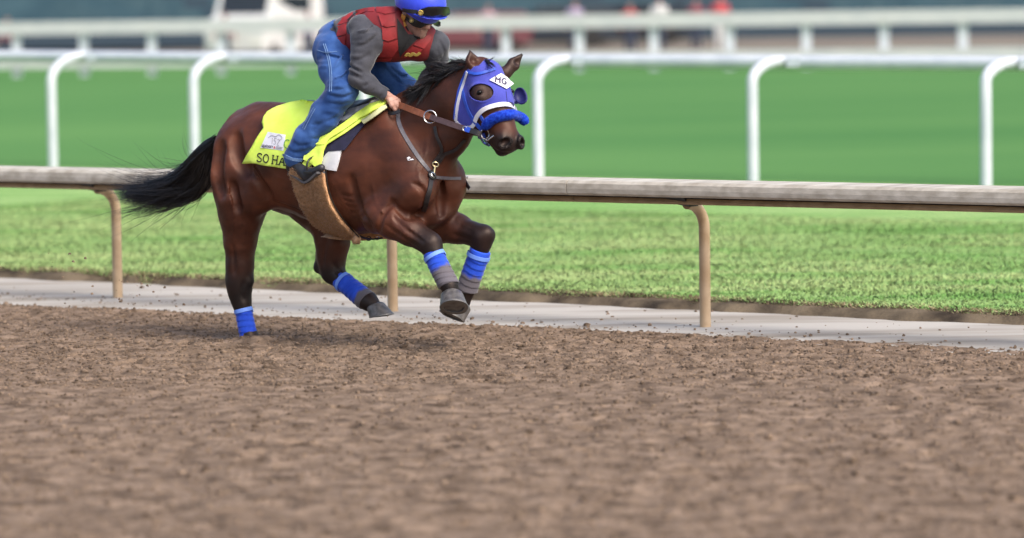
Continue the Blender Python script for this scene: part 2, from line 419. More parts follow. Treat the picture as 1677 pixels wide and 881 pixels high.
# near dirt: harrowed cushion with real relief
_hr = np.random.default_rng(55); HPR = np.stack([_hr.uniform(-8, 11, 170), -.8 - 11 * _hr.random(170), _hr.uniform(.055, .08, 170), _hr.uniform(.012, .034, 170)], 1)
HF = onz(408, 556)
def dirt_h(X, Y):
    s = (X - A0[0]) * NN[0] + (Y - A0[1]) * NN[1]; u = (X - A0[0]) * U[0] + (Y - A0[1]) * U[1]
    P = lambda a, b, w: np.stack([a, b, np.full_like(a, w)], -1)
    rough = .75 + .5 * vnoise(P(u * .5, s * .8, 9.5), 7)                      # churned and smoother stretches
    h = .012 * vnoise(P(u * 1.1, s * 2.0, .5), 1)
    h = h + rough * (.010 * vnoise(P(u * 5, s * 6, 1.5), 2) + .011 * vnoise(P(u * 12, s * 14, 2.5), 3) + .012 * vnoise(P(u * 23, s * 25, 3.5), 4) + .009 * vnoise(P(u * 47, s * 51, 6.5), 9))
    h = h + rough * .014 * (np.abs(vnoise(P(u * 10, s * 12, 5.5), 5)) - .3)
    h = h + .007 * np.abs(np.sin(s * np.pi / .115 + 1.5 * vnoise(P(u * .6, s * .6, 8.5), 6)))      # harrow lines along the track
    for a, b, r, dep in HPR:                                                  # hoof marks
        m = (np.abs(u - a) < .3) & (np.abs(s - b) < .3)
        if m.any():
            d = np.hypot((u[m] - a) / 1.25, s[m] - b) / r; h[m] += -dep * np.exp(-d ** 4) + .5 * dep * np.exp(-((d - 1.35) / .3) ** 2)
    d = np.hypot((X - HF[0] - .05) / 1.3, Y - HF[1] + .06); h = h + .034 * np.exp(-(d / .14) ** 2) * (1 + .35 * vnoise(P(u * 16, s * 16, 4.5), 8))    # cushion thrown up round the planted hoof
    s = s - np.clip(.065 * (u - 2.7), -.25, .32)                             # the dirt creeps further over the gutter towards the right
    base = np.interp(s, [-40, -1.2, -.75, -.45, -.2], [.0, .0, .005, -.02, -.06])
    return h * np.interp(s, [-2, -.5], [1, .8]) - .012 + base
def dirt_grid(x0, x1, y0, y1, dx, dy):
    XX, YY = np.meshgrid(np.arange(x0, x1, dx), np.arange(y0, y1 + dy * .5, dy), indexing='ij'); P = np.stack([XX, YY, dirt_h(XX, YY)], -1).reshape(-1, 3)
    idx = np.arange(XX.size).reshape(XX.shape); Q = np.stack([idx[:-1, :-1], idx[1:, :-1], idx[1:, 1:], idx[:-1, 1:]], -1).reshape(-1, 4)
    ok = ((P - A0) @ NN < -.2) & (np.abs(proj(P)[:, 0] - CX) < 960); return keep_faces(P, Q, ok)
g1 = dirt_grid(-5.2, 5.4, 13.2, 20.6, .022, .025); g2 = dirt_grid(-5.2, 5.4, 20.6, 30.2, .013, .0155)
Vd = np.concatenate([g1[0], g2[0]]); Qd = np.concatenate([g1[1], g2[1] + len(g1[0])])
tag(obj('dirt_cushion', Vd, Qd, 'dirt', origin=us(0, -3, 0)), kind='structure')
# loose clods
n = 46000; cy_ = np.where(rng.random(n) < .5, 14 + 15 * rng.random(n), rng.uniform(21, 28.5, n)); cxp = rng.uniform(-60, 1740, n); CXw = (cxp - CX) / FPX * cy_
sc_ = (CXw - A0[0]) * NN[0] + (cy_ - A0[1]) * NN[1]; k_ = (sc_ < -.5) | ((sc_ < 1.05) & (rng.random(n) < np.interp(sc_, [-.4, 0, 1], [.16, .035, .012]))); CXw, cy_ = CXw[k_], cy_[k_]; n = len(CXw)
ico = np.array([[0, 0, 1], [.9, 0, .35], [.28, .85, .4], [-.72, .53, .42], [-.72, -.53, .4], [.28, -.85, .38], [.7, .5, -.5], [-.3, .8, -.5], [-.85, 0, -.5], [-.3, -.8, -.5], [.7, -.5, -.5]])
icf = np.array([[0, 1, 2], [0, 2, 3], [0, 3, 4], [0, 4, 5], [0, 5, 1], [1, 6, 2], [2, 6, 7], [2, 7, 3], [3, 7, 8], [3, 8, 4], [4, 8, 9], [4, 9, 5], [5, 9, 10], [5, 10, 1], [1, 10, 6]])
sz = .004 + .009 * rng.random(n) ** 3 + .009 * (rng.random(n) < .025)
Vc = (ico[None] * (1 + rng.normal(0, .22, (n, 11, 3)))) * sz[:, None, None] * np.stack([rng.uniform(.8, 1.5, n), rng.uniform(.8, 1.5, n), rng.uniform(.6, 1, n)], -1)[:, None]
Vc += np.stack([CXw, cy_, np.maximum(dirt_h(CXw, cy_), np.where(sc_[k_] > -.5, 0, -1)) + sz * .3], -1)[:, None]
tag(obj('loose_dirt', Vc.reshape(-1, 3), (icf[None] + 11 * np.arange(n)[:, None, None]).reshape(-1, 3), 'clod', smooth=False, origin=us(0, -3, 0)), 'crumbly brown clods loose on the dirt track', kind='stuff')
# bits thrown up behind the planted hoof
n = 130; tt = rng.random(n) ** 1.2; AP = np.stack([HF[0] - .05 - 1.3 * tt + rng.normal(0, .08, n), HF[1] + .7 * tt + rng.normal(0, .12, n), .05 + .55 * tt * rng.random(n) + .05 * rng.random(n)], -1)
Va = ico[None] * (1 + rng.normal(0, .25, (n, 11, 3))) * (.003 + .009 * rng.random(n) ** 2.5)[:, None, None] + AP[:, None]
tag(obj('flying_dirt', Va.reshape(-1, 3), (icf[None] + 11 * np.arange(n)[:, None, None]).reshape(-1, 3), 'clod', smooth=False), 'specks of dirt kicked up behind the planted hind hoof', kind='stuff')
# grass on the verge
n = 230000; gu = rng.uniform(-9.5, 9, n); gs = 1.16 + 8.5 * rng.random(n) ** 1.35
P0 = A0 + U * gu[:, None] + NN * gs[:, None]; px_ = proj(P0)[:, 0]; k_ = (px_ > -60) & (px_ < 1740); gu, gs = gu[k_], gs[k_]
cl = vnoise(np.stack([gu * 1.2, gs * 2.2, gu * 0 + .5], -1), 8); n = len(gu)
gs = np.where(gs < 1.5, gs + .08 * vnoise(np.stack([gu * 4, gs * 0, gs * 0 + 1.5], -1), 9), gs)
P0 = A0 + U * gu[:, None] + NN * gs[:, None]; P0[:, 2] = terrain(gs) - .006
hh = (.012 + .013 * rng.random(n)) * (1 + .6 * cl) * np.interp(gs, [1.2, 1.5, 2], [.55, .8, 1]); a = rng.uniform(0, 2 * np.pi, n)
sd = np.stack([np.cos(a), np.sin(a), 0 * a], -1) * (.004 + .004 * rng.random(n))[:, None]
ln = np.stack([rng.normal(0, .6, n), rng.normal(0, .6, n), np.ones(n)], -1) * hh[:, None]
Vg = np.stack([P0 - sd, P0 + sd, P0 + ln * .6 + sd * .7, P0 + ln * .6 - sd * .7, P0 + ln + (ln * [1, 1, 0]) * .5], 1).reshape(-1, 3)
b = 5 * np.arange(n)[:, None]
Fg = np.concatenate([b + [0, 1, 2], b + [0, 2, 3], b + [3, 2, 4]])
tag(obj('grass', Vg, Fg, 'grass_blade', smooth=False, origin=us(0, 2, 0)), 'short bright green grass on the strip behind the brown rail', kind='stuff')

# dead and muddy grass hanging over the edge of the turf
mat('straw', (.06, .045, .03), .9, (.36, .29, .18), 3, spec=.1, contrast=(.35, .6))
n = 26000; gu = rng.uniform(-9.5, 9, n); gs = 1.17 + np.abs(rng.normal(0, .12, n)) + .10 * vnoise(np.stack([gu * 2.1, gu * 0, gu * 0 + 4.5], -1), 10)
P0 = A0 + U * gu[:, None] + NN * gs[:, None]; P0[:, 2] = terrain(gs) - .004; a = rng.uniform(0, 2 * np.pi, n)
sd = np.stack([np.cos(a), np.sin(a), 0 * a], -1) * .005; ln = (rng.normal(0, .022, (n, 1)) * U - np.abs(rng.normal(.012, .02, (n, 1))) * NN) + np.stack([0 * a, 0 * a, rng.uniform(-.012, .028, n)], -1)
Vs_ = np.stack([P0 - sd, P0 + sd, P0 + ln], 1).reshape(-1, 3)
tag(obj('dead_grass', Vs_, 3 * np.arange(n)[:, None] + np.array([[0, 1, 2]]), 'straw', smooth=False, origin=us(0, 1.2, 0)), 'straw and muddy dead grass along the cut turf edge', kind='stuff')

# ------------------------------------------------------------------ brown inner rail with goosenecked posts
mat('rail_top', (.36, .32, .26), .6, (.54, .50, .43), 5, .002, 60, stretch=(.35, 3, 3, 37.9), detail=7)
mat('rail_lip', (.24, .16, .085), .6, (.34, .24, .14), 6, .001, 60, stretch=(.4, 3, 3, 37.9))
mat('rail_post', (.36, .245, .14), .5, (.46, .335, .215), 7, .001, 40)
mat('rail_dark', (.02, .02, .022), .6)
rail = thing('running_rail', 'weathered tan running rail on bent posts right behind the galloping horse', 'rail', us(2.72, 0, 0))
def extrude(prof, u0, u1, n=2, dz=0):
    k = len(prof); V = [us(u, q, z + dz) for u in np.linspace(u0, u1, n) for q, z in prof]
    F = [[i * k + j, i * k + (j + 1) % k, (i + 1) * k + (j + 1) % k, (i + 1) * k + j] for i in range(n - 1) for j in range(k)]
    return np.array(V), F + [list(range(k))[::-1], [(n - 1) * k + j for j in range(k)]]
top_prof = [(-.37, .885), (-.385, .90), (-.388, .93), (-.385, .965), (-.37, .985), (-.25, 1.0), (-.12, .985), (-.10, .93), (-.12, .885), (-.2, .9), (-.3, .9)]
lip_prof = [(-.30, .835), (-.31, .85), (-.30, .872), (-.20, .872), (-.19, .85), (-.20, .835)]
web_prof = [(-.27, .868), (-.27, .899), (-.23, .899), (-.23, .868)]
for k in range(-5, 6):
    u0 = -.92 + 5.5 * k
    obj('top_beam', *extrude(top_prof, u0 + .004, u0 + 5.496), 'rail_top', rail, smooth=False, fixn=True)
    obj('lower_beam', *extrude(lip_prof, u0 + .002, u0 + 5.498), 'rail_lip', rail, smooth=False, fixn=True)
    obj('web', *extrude(web_prof, u0 + .002, u0 + 5.498), 'rail_dark', rail, smooth=False, fixn=True)
def gooseneck(u, q0, q1, zb, z0, z1, r, sides=14):
    t = np.linspace(0, np.pi / 2, 9); P = [us(u, q0, zb - .05), us(u, q0, zb + (z0 - zb) * .5)]
    P += [us(u, q0 + (q1 - q0) * (1 - math.cos(a)), z0 + (z1 - z0) * math.sin(a)) for a in t]
    return tube(np.array(P), r, sides)
for k in range(-8, 9):
    u = 2.72 * k
    obj('post', *gooseneck(u, 0, -.2, 0, .66, .835, .038), 'rail_post', rail)
    tri = [(-.34, .884), (-.16, .884), (-.17, .82), (-.27, .82)]  # near-black wedge under the top beam, beside each post
    V1, F1 = extrude(tri, u - .30, u + .07, 2); V1 = V1.copy(); V1[:4, 2] = np.maximum(V1[:4, 2], .868)
    obj('rail_dark', V1, F1, 'rail_dark', rail, smooth=False, fixn=True)

# ------------------------------------------------------------------ white rails of the turf course
mat('white_rail', (.48, .515, .57), .55, (.57, .60, .645), 3)
mat('white_warm', (.52, .53, .53), .6, (.58, .58, .57), 2)
mat('cap_grey', (.35, .4, .45), .5)
W0 = onz(87, 275, .15); W1 = onz(882, 291, .15); wu = norm(W1 - W0); wn = np.array([-wu[1], wu[0], 0]); wsp = np.linalg.norm(W1 - W0) / 3
wr = thing('turf_rail', 'near white turf rail with tall goosenecked posts', 'rail', W0)
WPOS = lambda k: np.interp(k, [-5, 0, 1, 2, 3, 4, 9], [-5.2, 0, .945, 2, 3, 4.14, 9.8])
def wl(k, q, z): return W0 + wu * wsp * float(WPOS(k)) + wn * q + np.array([0, 0, z - W0[2]])
for k in range(-5, 9):
    t = np.linspace(0, np.pi / 2, 10); zt = 1.64 - .027 * k
    P = [wl(k, 0, .05), wl(k, 0, .8)] + [wl(k, .62 * (1 - math.cos(a)), 1.30 + (zt - 1.30) * math.sin(a)) for a in t]
    obj('post', *tube(np.array(P), .064, 14), 'white_rail', wr)
    cc = wl(k, .66, zt - .02); obj('clamp', *box(cc + wu * .12, (.16, .16, .1)), 'cap_grey', wr)
for k in range(-5, 8):
    P = np.array([wl(k + .003, .72, 1.62 - .027 * k), wl(k + .997, .72, 1.62 - .027 * (k + 1))])
    obj('beam', *tube(P, .085, 14), 'white_rail', wr)
p0 = atdepth(27, 60, 102); p1 = atdepth(1195, 60, 95.5); n_post = 10
f2 = thing('far_fence', 'blurred far white fence with two beams across the top of the view', 'fence', (p0[0], p0[1], .58))
dv = (p1 - p0) * [1, 1, 0] / n_post; zg = .6
for k in range(-6, 18):
    b_ = p0 * [1, 1, 0] + dv * k; v, f = box(b_ + [0, 0, (.5 + 1.9) / 2], (.24, .16, 1.4)); obj('post', v, f, 'white_rail', f2, smooth=False)
for k in range(-6, 17, 2):
    a_ = p0 * [1, 1, 0] + dv * k; e_ = a_ + dv * 2; d_ = norm(dv); ang = math.atan2(d_[1], d_[0]); Rz = np.array(Matrix.Rotation(ang, 3, 'Z')); L = np.linalg.norm(dv) * 2 - .01
    for nm, z, hz in (('top_beam', 1.92, .36), ('lower_beam', .97, .30)):
        v, f = box((a_ + e_) / 2 + norm([-d_[1], d_[0], 0]) * -.14 + [0, 0, z], (L, .12, hz), Rz); obj(nm, v, f, 'white_warm', f2, smooth=False)

# ================================================================== THE HORSE
TH = math.atan2(-U[1], U[0]); HD = U.copy(); LF = NN.copy()     # heading and left side: it gallops along the rail
hoof_w = onz(408, 556); HO = hoof_w + .12 * LF + 1.0 * HD; HO[2] = 0
RL = np.stack([HD, LF, np.array([0, 0, 1.0])], 1)               # local (forward, left, up) -> world
def toW(p): return HO + np.asarray(p) @ RL.T
def toL(p): return (np.asarray(p) - HO) @ RL
def J(x, y, lat):
    d = ray(x, y); t = (lat - (CAM - HO) @ LF) / (d @ LF); return toL(CAM + d * t)
horse = thing('horse', 'dark bay racehorse galloping to the right in a blue hood', 'horse', HO)
mat('coat', (.052, .0160, .0095), .46, (.112, .0335, .0165), 4, .0010, 150, spec=.36, attr='dark', acol=(.0095, .0085, .0095), detail=6, stretch=(1, 1, 2.2))
MATS['coat'].node_tree.nodes['Principled BSDF'].inputs['Specular Tint'].default_value = (1, .80, .70, 1)
mat('hair', (.006, .006, .008), .38, (.014, .012, .012), 12, spec=.6)
mat('hoof', (.055, .052, .052), .35, (.14, .13, .125), 30, .0006, 80, spec=.5)
mat('hoof_sole', (.05, .042, .036), .8, (.10, .085, .07), 30, .002, 60)
mat('shoe', (.16, .155, .15), .55, metal=.5)
mat('eye', (.003, .0025, .0025), .22, spec=.25)

S = SDF((-1.12, -.62, -.20), (1.62, .62, 2.02), .0095)
e = (0, 1, 0)
# trunk: barrel deep at the girth, tucked up at the flank
T = [(J(402, 243, 0), .255), (J(442, 250, 0), .30), (J(492, 262, 0), .325), (J(540, 271, 0), .362), (J(590, 281, 0), .375), (J(638, 279, 0), .355), (J(676, 276, 0), .29)]
S.chain(T, .09, [.92, .95, .9, .84, .74, .72], e, dark=[.1, .05, .05, .05, .1, .15, .2])
S.cone(J(560, 205, 0), J(640, 186, 0), .075, .07, .1, dark=(.1, .15))                       # withers
S.cone(J(425, 195, 0), J(475, 197, 0), .08, .08, .1, dark=(.15, .1))                         # croup
# near hind leg (planted), far hind leg (swinging under the belly)
S.chain([(J(392, 248, -.13), .19), (J(391, 285, -.15), .19), (J(397, 325, -.165), .165), (J(395, 355, -.16), .132), (J(393, 395, -.15), .098), (J(393, 432, -.145), .080), (J(392, 462, -.14), .078), (J(393, 482, -.135), .060), (J(397, 500, -.13), .046), (J(408, 548, -.12), .043), (J(410, 562, -.12), .048), (J(416, 578, -.12), .04)],
        .06, dark=[0, 0, .08, .2, .3, .6, .95, 1, 1, 1, 1, 1])
S.ell(J(418, 318, -.2), (.10, .07, .12), .07, dark=.2)                                       # stifle
S.cone(J(436, 285, -.2), J(424, 322, -.19), .10, .085, .09, dark=(.1, .15))
S.cone(J(377, 395, -.14), J(372, 446, -.14), .015, .026, .02, dark=(.6, .95)); S.cone(J(372, 446, -.14), J(386, 468, -.14), .034, .045, .03, dark=(.95, 1))                # tendon to the point of hock
S.ell(J(408, 460, -.13), (.03, .03, .035), .03, dark=1)
S.chain([(J(360, 232, -.07), .10), (J(349, 258, -.11), .115), (J(349, 290, -.13), .102), (J(366, 342, -.15), .088)], .05, dark=[0, 0, .05, .15])                  # ham
S.chain([(J(425, 262, .12), .2), (J(470, 300, .15), .19), (J(515, 335, .16), .15), (J(541, 368, .15), .125), (J(545, 398, .14), .10), (J(543, 425, .135), .082), (J(546, 447, .13), .066), (J(560, 461, .13), .047), (J(598, 489, .13), .043), (J(604, 494, .13), .048), (J(615, 503, .13), .042)],
        .05, dark=[.1, .1, .15, .25, .3, .55, .95, 1, 1, 1, 1])
S.cone(J(523, 395, .135), J(522, 440, .13), .018, .028, .03, dark=(.6, 1))
S.cone(J(522, 438, .13), J(546, 450, .13), .028, .05, .03, dark=(1, 1))
# shoulder and near foreleg
S.cone(J(628, 205, -.13), J(676, 305, -.165), .10, .135, .08, .7, e, dark=(.1, .2))
S.ell(J(686, 312, -.15), (.105, .09, .115), .05, dark=.15)
S.cone(J(672, 318, -.17), J(618, 352, -.185), .115, .105, .05, .85, e, dark=(.15, .15))
S.cone(J(600, 315, -.18), J(616, 362, -.19), .10, .07, .06, .7, e, dark=(.1, .15))           # triceps
S.chain([(J(626, 352, -.2), .115), (J(646, 362, -.2), .112), (J(672, 379, -.195), .088), (J(693, 392, -.185), .068), (J(706, 400, -.18), .066), (J(710, 412, -.18), .050), (J(717, 430, -.175), .040), (J(732, 461, -.17), .042), (J(736, 468, -.17), .048), (J(741, 486, -.175), .040)],
        .035, dark=[.12, .12, .35, .85, .95, 1, 1, 1, 1, 1])
S.ell(J(700, 395, -.19), (.05, .045, .045), .03, dark=.95)
# far foreleg
S.chain([(J(700, 350, .15), .13), (J(722, 367, .17), .115), (J(748, 374, .17), .094), (J(772, 382, .17), .072), (J(789, 388, .17), .072), (J(789, 400, .17), .055), (J(784, 420, .165), .042), (J(769, 463, .155), .043), (J(765, 473, .155), .048), (J(760, 497, .14), .038)],
        .035, dark=[.2, .15, .3, .75, .95, 1, 1, 1, 1, 1])
S.ell(J(798, 384, .17), (.045, .045, .05), .03, dark=.95)
# chest
S.ell(J(726, 300, .10), (.15, .14, .19), .06, dark=.2)
S.ell(J(690, 330, -.07), (.10, .09, .085), .03, dark=.2)
S.ell(J(728, 332, .10), (.10, .09, .09), .03, dark=.25)
S.ell(J(690, 350, 0), (.2, .13, .10), .06, dark=.35)
S.cone(J(707, 270, -.02) + [.06, 0, 0], J(705, 350, -.02) + [.08, 0, 0], .02, .022, .05, sub=True)   # groove between the pectorals
# neck
S.chain([(J(655, 232, 0), .25), (J(690, 207, 0), .225), (J(728, 172, -.01), .178), (J(762, 146, -.02), .135), (J(786, 122, -.03), .105)], .07, [.55, .5, .5, .55], e, dark=[.12, .2, .3, .3, .3])
S.chain([(J(716, 252, 0), .135), (J(742, 222, -.01), .105), (J(764, 196, -.02), .095)], .07, .75, e, dark=[.3, .4, .5])
S.cone(J(660, 165, 0), J(772, 112, -.02), .05, .045, .06, dark=(.5, .5))                     # crest
# head, in its own frame: a = down the face, nv = out of the face, w = to the horse's left
psi, tau = R_(41), R_(25)
nh = np.array([math.sin(psi), -math.cos(psi), 0]); zz = np.array([0, 0, 1.0])
HA = -zz * math.cos(tau) + nh * math.sin(tau); HN = nh * math.cos(tau) + zz * math.sin(tau); HW = np.cross(HA, HN)
if HW @ np.array([1, 0, 0]) < 0: HW = -HW
POLL = toW(J(800, 106, -.03)); HS = 1.13; HU = .97
def hw(u, v, w): return POLL + HA * u * HU + HS * (HN * v + HW * w)
def hp(u, v, w): return toL(hw(u, v, w))
MHx = np.stack([HA @ RL, HN @ RL, HW @ RL])
def hr(*r): return np.array(r) * [HU, HS, HS]
def head(S, inf=0.0, muzzle=True):
    g = lambda r: r * HS + inf
    S.cone(hp(.05, -.055, 0), hp(.22, -.06, 0), g(.088), g(.098), .05, 1.14, HW @ RL, dark=(.35, .3))
    S.cone(hp(.20, -.055, 0), hp(.46, -.035, 0), g(.092), g(.055), .05, 1.0, HW @ RL, dark=(.3, .3))
    for s in (-1, 1):
        S.ell(hp(.24, -.165, .058 * s), np.array([.135, .135, .045]) * HS + inf, .05, MHx, dark=.45)
        S.ell(hp(.185, -.035, .104 * s), np.array([.05, .035, .03]) * HS + inf, .03, MHx, dark=.35)   # brow
        S.cone(hp(.27, -.075, .078 * s), hp(.36, -.07, .062 * s), g(.014), g(.010), .03, dark=(.3, .3))
        S.cone(hp(.30, -.20, .035 * s), hp(.49, -.115, .026 * s), g(.04), g(.026), .04, dark=(.5, .7))
    S.cone(hp(.1, -.16, 0), hp(.22, -.2, 0), g(.07), g(.07), .06, dark=(.5, .5))
    S.cone(hp(.40, -.05, 0), hp(.50, -.05, 0), g(.06), g(.062), .05, dark=(.3, .7))
    S.cone(hp(.48, -.115, 0), hp(.540, -.105, 0), g(.042), g(.038), .02, dark=(.9, .95))
    if muzzle:
        S.ell(hp(.535, -.055, 0), hr(.052, .060, .068), .03, MHx, dark=.9)
        for s in (-1, 1):
            S.ell(hp(.51, -.026, .046 * s), hr(.055, .034, .030), .025, MHx, dark=.85)
head(S)
S.cone(J(748, 165, -.03), hp(.14, -.13, 0), .135, .105, .08, .7, HW @ RL, dark=(.4, .4))
# ears
def earpt(x, y, u, v, w):
    P = hw(u, v, w); d = ray(x, y); t = ((P - CAM) @ np.array([0, 1, 0])) / d[1]; return toL(CAM + d * t)
EN0, EN1 = earpt(778, 118, 0, -.05, -.07), earpt(769, 81, -.1, -.04, -.09)
EF0, EF1 = earpt(829, 119, .02, -.05, .07), earpt(857, 87, -.1, -.04, .12)
for a_, b_, inn in ((EN0, EN1, -1), (EF0, EF1, 1)):
    er = .050 if inn < 0 else .037
    m_ = a_ + (b_ - a_) * .45
    S.cone(hp(.05, -.06, .05 * inn), a_, .06, .036, .04, dark=(.5, .6))
    S.cone(a_, m_, .036, er, .02, .62, HN @ RL, dark=(.6, .7)); S.cone(m_, b_, er, .005, .02, .62, HN @ RL, dark=(.7, 1))
    o_ = toL(toW(m_) + HN * .035 + HW * (.012 * inn)); o2 = toL(toW(b_) + HN * .025); S.cone(o_, o_ + (o2 - o_) * .7, .028, .008, .008, sub=True)
# muscle edges and creases, cut along lines on the surface
V0, Q0 = S.mesh(); T0_ = bvh(toW(V0), Q0)
def line_on(pts, n=14, off=0.0):
    P, N = hits(T0_, spline(pts, n), off); return [toL(p) for p in P]
def groove(pts, r, k, off=.002):
    L = line_on(pts, 14, off)
    for i in range(len(L) - 1):
        w_ = lambda j: r * (.35 + .65 * math.sin(math.pi * j / (len(L) - 1)))
        S.cone(L[i], L[i + 1], w_(i), w_(i + 1), k, sub=True)
def ridge(pts, r, k):
    L = line_on(pts, 14, -.002)
    for i in range(len(L) - 1): S.cone(L[i], L[i + 1], r, r, k)
groove([(402, 262), (416, 287), (429, 305), (441, 324)], 0.0105, .05)
groove([(386, 222), (387, 245), (394, 265), (405, 284)], 0.0053, .07)
groove([(362, 235), (356, 262), (355, 290), (362, 318)], 0.0045, .07)
groove([(380, 300), (385, 325), (392, 345)], 0.0053, .05)
groove([(576, 290), (582, 318), (592, 345), (606, 372)], 0.0097, .045)
groove([(646, 330), (634, 342), (624, 358), (620, 380)], 0.0075, .03)
groove([(640, 328), (655, 345), (668, 356), (684, 352), (696, 338)], 0.0097, .03)
groove([(640, 352), (662, 372), (692, 395)], 0.0045, .02)
groove([(632, 368), (656, 386), (686, 405)], 0.0037, .02)
groove([(676, 300), (690, 308), (696, 322), (692, 338)], 0.0060, .03)
groove([(384, 448), (383, 425), (382, 400)], 0.0075, .02)
groove([(530, 435), (531, 415), (533, 395)], 0.0045, .02)
groove([(742, 385), (760, 388), (772, 392)], 0.0037, .02)
for q_ in range(4): groove([(560 + 3 * q_, 318 + 9 * q_), (572 + 3 * q_, 322 + 9 * q_), (584 + 2 * q_, 320 + 9 * q_)], .003, .015)
ridge([(610, 300), (616, 330), (628, 350)], .0028, .010)
ridge([(668, 372), (690, 388), (704, 398)], .003, .010)
ridge([(372, 300), (378, 330), (384, 360), (382, 390)], .003, .012)
ridge([(700, 230), (694, 262), (686, 290)], .0035, .014)
ridge([(545, 300), (560, 330), (575, 350)], .0028, .012)
ridge([(748, 362), (765, 372), (780, 380)], .003, .010)
groove([(446, 330), (470, 338), (500, 350)], 0.0045, .03)
groove([(398, 462), (396, 478), (400, 492)], 0.0037, .02)
groove([(548, 430), (552, 442), (560, 452)], 0.0037, .02)
ridge([(455, 290), (480, 300), (505, 318), (535, 330)], .003, .012)
ridge([(690, 250), (684, 280), (690, 300)], .003, .012)
ridge([(640, 350), (648, 372), (676, 392)], .0028, .01)
ridge([(398, 345), (402, 375), (399, 410)], .003, .012)
ridge([(420, 258), (414, 275), (424, 296)], .003, .015)
# nostrils, with a raised rim, and the line of the mouth
refl = lambda q: q - 2 * ((q - toL(POLL)) @ MHx[2]) * MHx[2]
def ringcut(c_, n_, a1, a2, rx, e1, e2, rim, dep, cut=True, w0=0, w1=2 * np.pi):
    ang = np.linspace(w0, w1, 15)
    for i in range(14):
        f_ = lambda a: c_ + n_ * .001 + 1.22 * rx * (math.cos(a) * a1 * e1 + math.sin(a) * a2 * e2)
        S.cone(f_(ang[i]), f_(ang[i + 1]), rim, rim, rim * 1.8)
    if cut: S.ell(c_ + n_ * .004, (rx * e1, rx * e2, dep), .006, np.stack([a1, a2, n_]), sub=True, dark=2.5)
nc_, nn_ = hit(T0_, 828, 234); nc_ = toL(nc_); nn_ = norm(nn_ @ RL)
for far in (0, 1):
    c_, n_ = (refl(nc_), nn_ - 2 * (nn_ @ MHx[2]) * MHx[2]) if far else (nc_, nn_)
    a1 = norm(MHx[2] * (.8 if not far else -.8) - MHx[0] * .45); a1 = norm(a1 - n_ * (a1 @ n_)); a2 = np.cross(n_, a1)
    ringcut(c_, n_, a1, a2, .030, 1.2, .78, .008, .042)
ec_, en_ = hit(T0_, 785, 151); ec_ = toL(ec_); en_ = norm(en_ @ RL); EYES = []
for far in (0, 1):
    c_, n_ = (refl(ec_), en_ - 2 * (en_ @ MHx[2]) * MHx[2]) if far else (ec_, en_)
    a1 = norm(MHx[1] - n_ * (MHx[1] @ n_)); a2 = np.cross(n_, a1)
    S.ell(c_ + n_ * .002, (.026, .018, .014), .008, np.stack([a1, a2, n_]), sub=True, dark=1.6); S.prims.append((c_, np.zeros(3), 1, .075, .075, (.95, .95))); EYES.append((c_, n_, a1, a2))
groove([(800, 232), (808, 244), (820, 250), (838, 250)], 0.0045, .012)
# veins and muscle relief
X_ = S.coords(); near = np.abs(S.F) < .05
pp = X_[near]; S.F[near] += (.0045 * vnoise(pp * 7, 11) + .003 * vnoise(pp * 16, 12) + .0014 * vnoise(pp * 34, 14)).astype(np.float32) * np.interp(pp[:, 2], [.2, .7], [.3, 1]); del X_
HV, HQ = S.mesh(); HDk = S.darkness(HV); HVs = smooth_mesh(HV, HQ, 1, .4); HVW = toW(HVs)
body = obj('body', HVW, HQ, 'coat', horse)
HDk = np.clip(HDk + .12 * vnoise(HVs * 9, 13), 0, 1); setattr_f(body, 'dark', HDk)
HT = bvh(HVW, HQ)
del S
# eyes
for c_, n_, a1, a2 in EYES:
    a = np.linspace(0, np.pi, 12); r = .017; V = []; nb = 14
    for i in range(12):
        for j in range(nb):
            t = 2 * np.pi * j / nb; V.append(toW(c_ - n_ * .009 + r * (math.sin(a[i]) * (math.cos(t) * a1 * 1.1 + math.sin(t) * a2 * .85) + math.cos(a[i]) * n_)))
    F = [[i * nb + j, i * nb + (j + 1) % nb, (i + 1) * nb + (j + 1) % nb, (i + 1) * nb + j] for i in range(11) for j in range(nb)]
    obj('eye', V, F, 'eye', horse, fixn=True)
# hooves
def hoof(top, bot, toe, rt, rb, sole=True):
    top = np.asarray(top); bot = np.asarray(bot); ax = norm(bot - top); toe = norm(toe - ax * (toe @ ax)); sd = np.cross(ax, toe); n = 24; V = []; F = []
    prof = [(-.10, .86), (0, 1.0), (.10, 1.02), (.5, 0), (.93, 0), (1.0, 0)]
    for t, k in prof:
        for j in range(n):
            a = 2 * np.pi * j / n; c, s_ = math.cos(a), math.sin(a); tt = np.clip(t, 0, 1); r = (rt + (rb - rt) * tt) * (.88 if t < 0 else 1)
            back = 1 if c > 0 else .82
            V.append(top + (bot - top) * t + toe * (r * c * back + (.35 * rb * tt if c > 0 else .15 * rb * tt)) + sd * r * .94 * s_ + ax * (.02 * tt * c))
    m = len(prof)
    for i in range(m - 1):
        for j in range(n): F.append([i * n + j, i * n + (j + 1) % n, (i + 1) * n + (j + 1) % n, (i + 1) * n + j])
    F += [list(range(n))[::-1], [(m - 1) * n + j for j in range(n)]]
    V = np.array(V); o = obj('hoof', V, F, 'hoof', horse, fixn=True)
    rim = V[-n:]; c = rim.mean(0); Vs = np.concatenate([c + (rim - c) * 1.03, c + (rim - c) * 1.03 + ax * .009, c + (rim - c) * .74 + ax * .009, c + (rim - c) * .74]); Fs = []
    for i in range(4):
        for j in range(n): Fs.append([i * n + j, i * n + (j + 1) % n, ((i + 1) % 4) * n + (j + 1) % n, ((i + 1) % 4) * n + j])
    s2 = obj('horseshoe', Vs, Fs, 'shoe', horse, fixn=True); s2.parent = o
    ORG[s2] = ORG[horse]
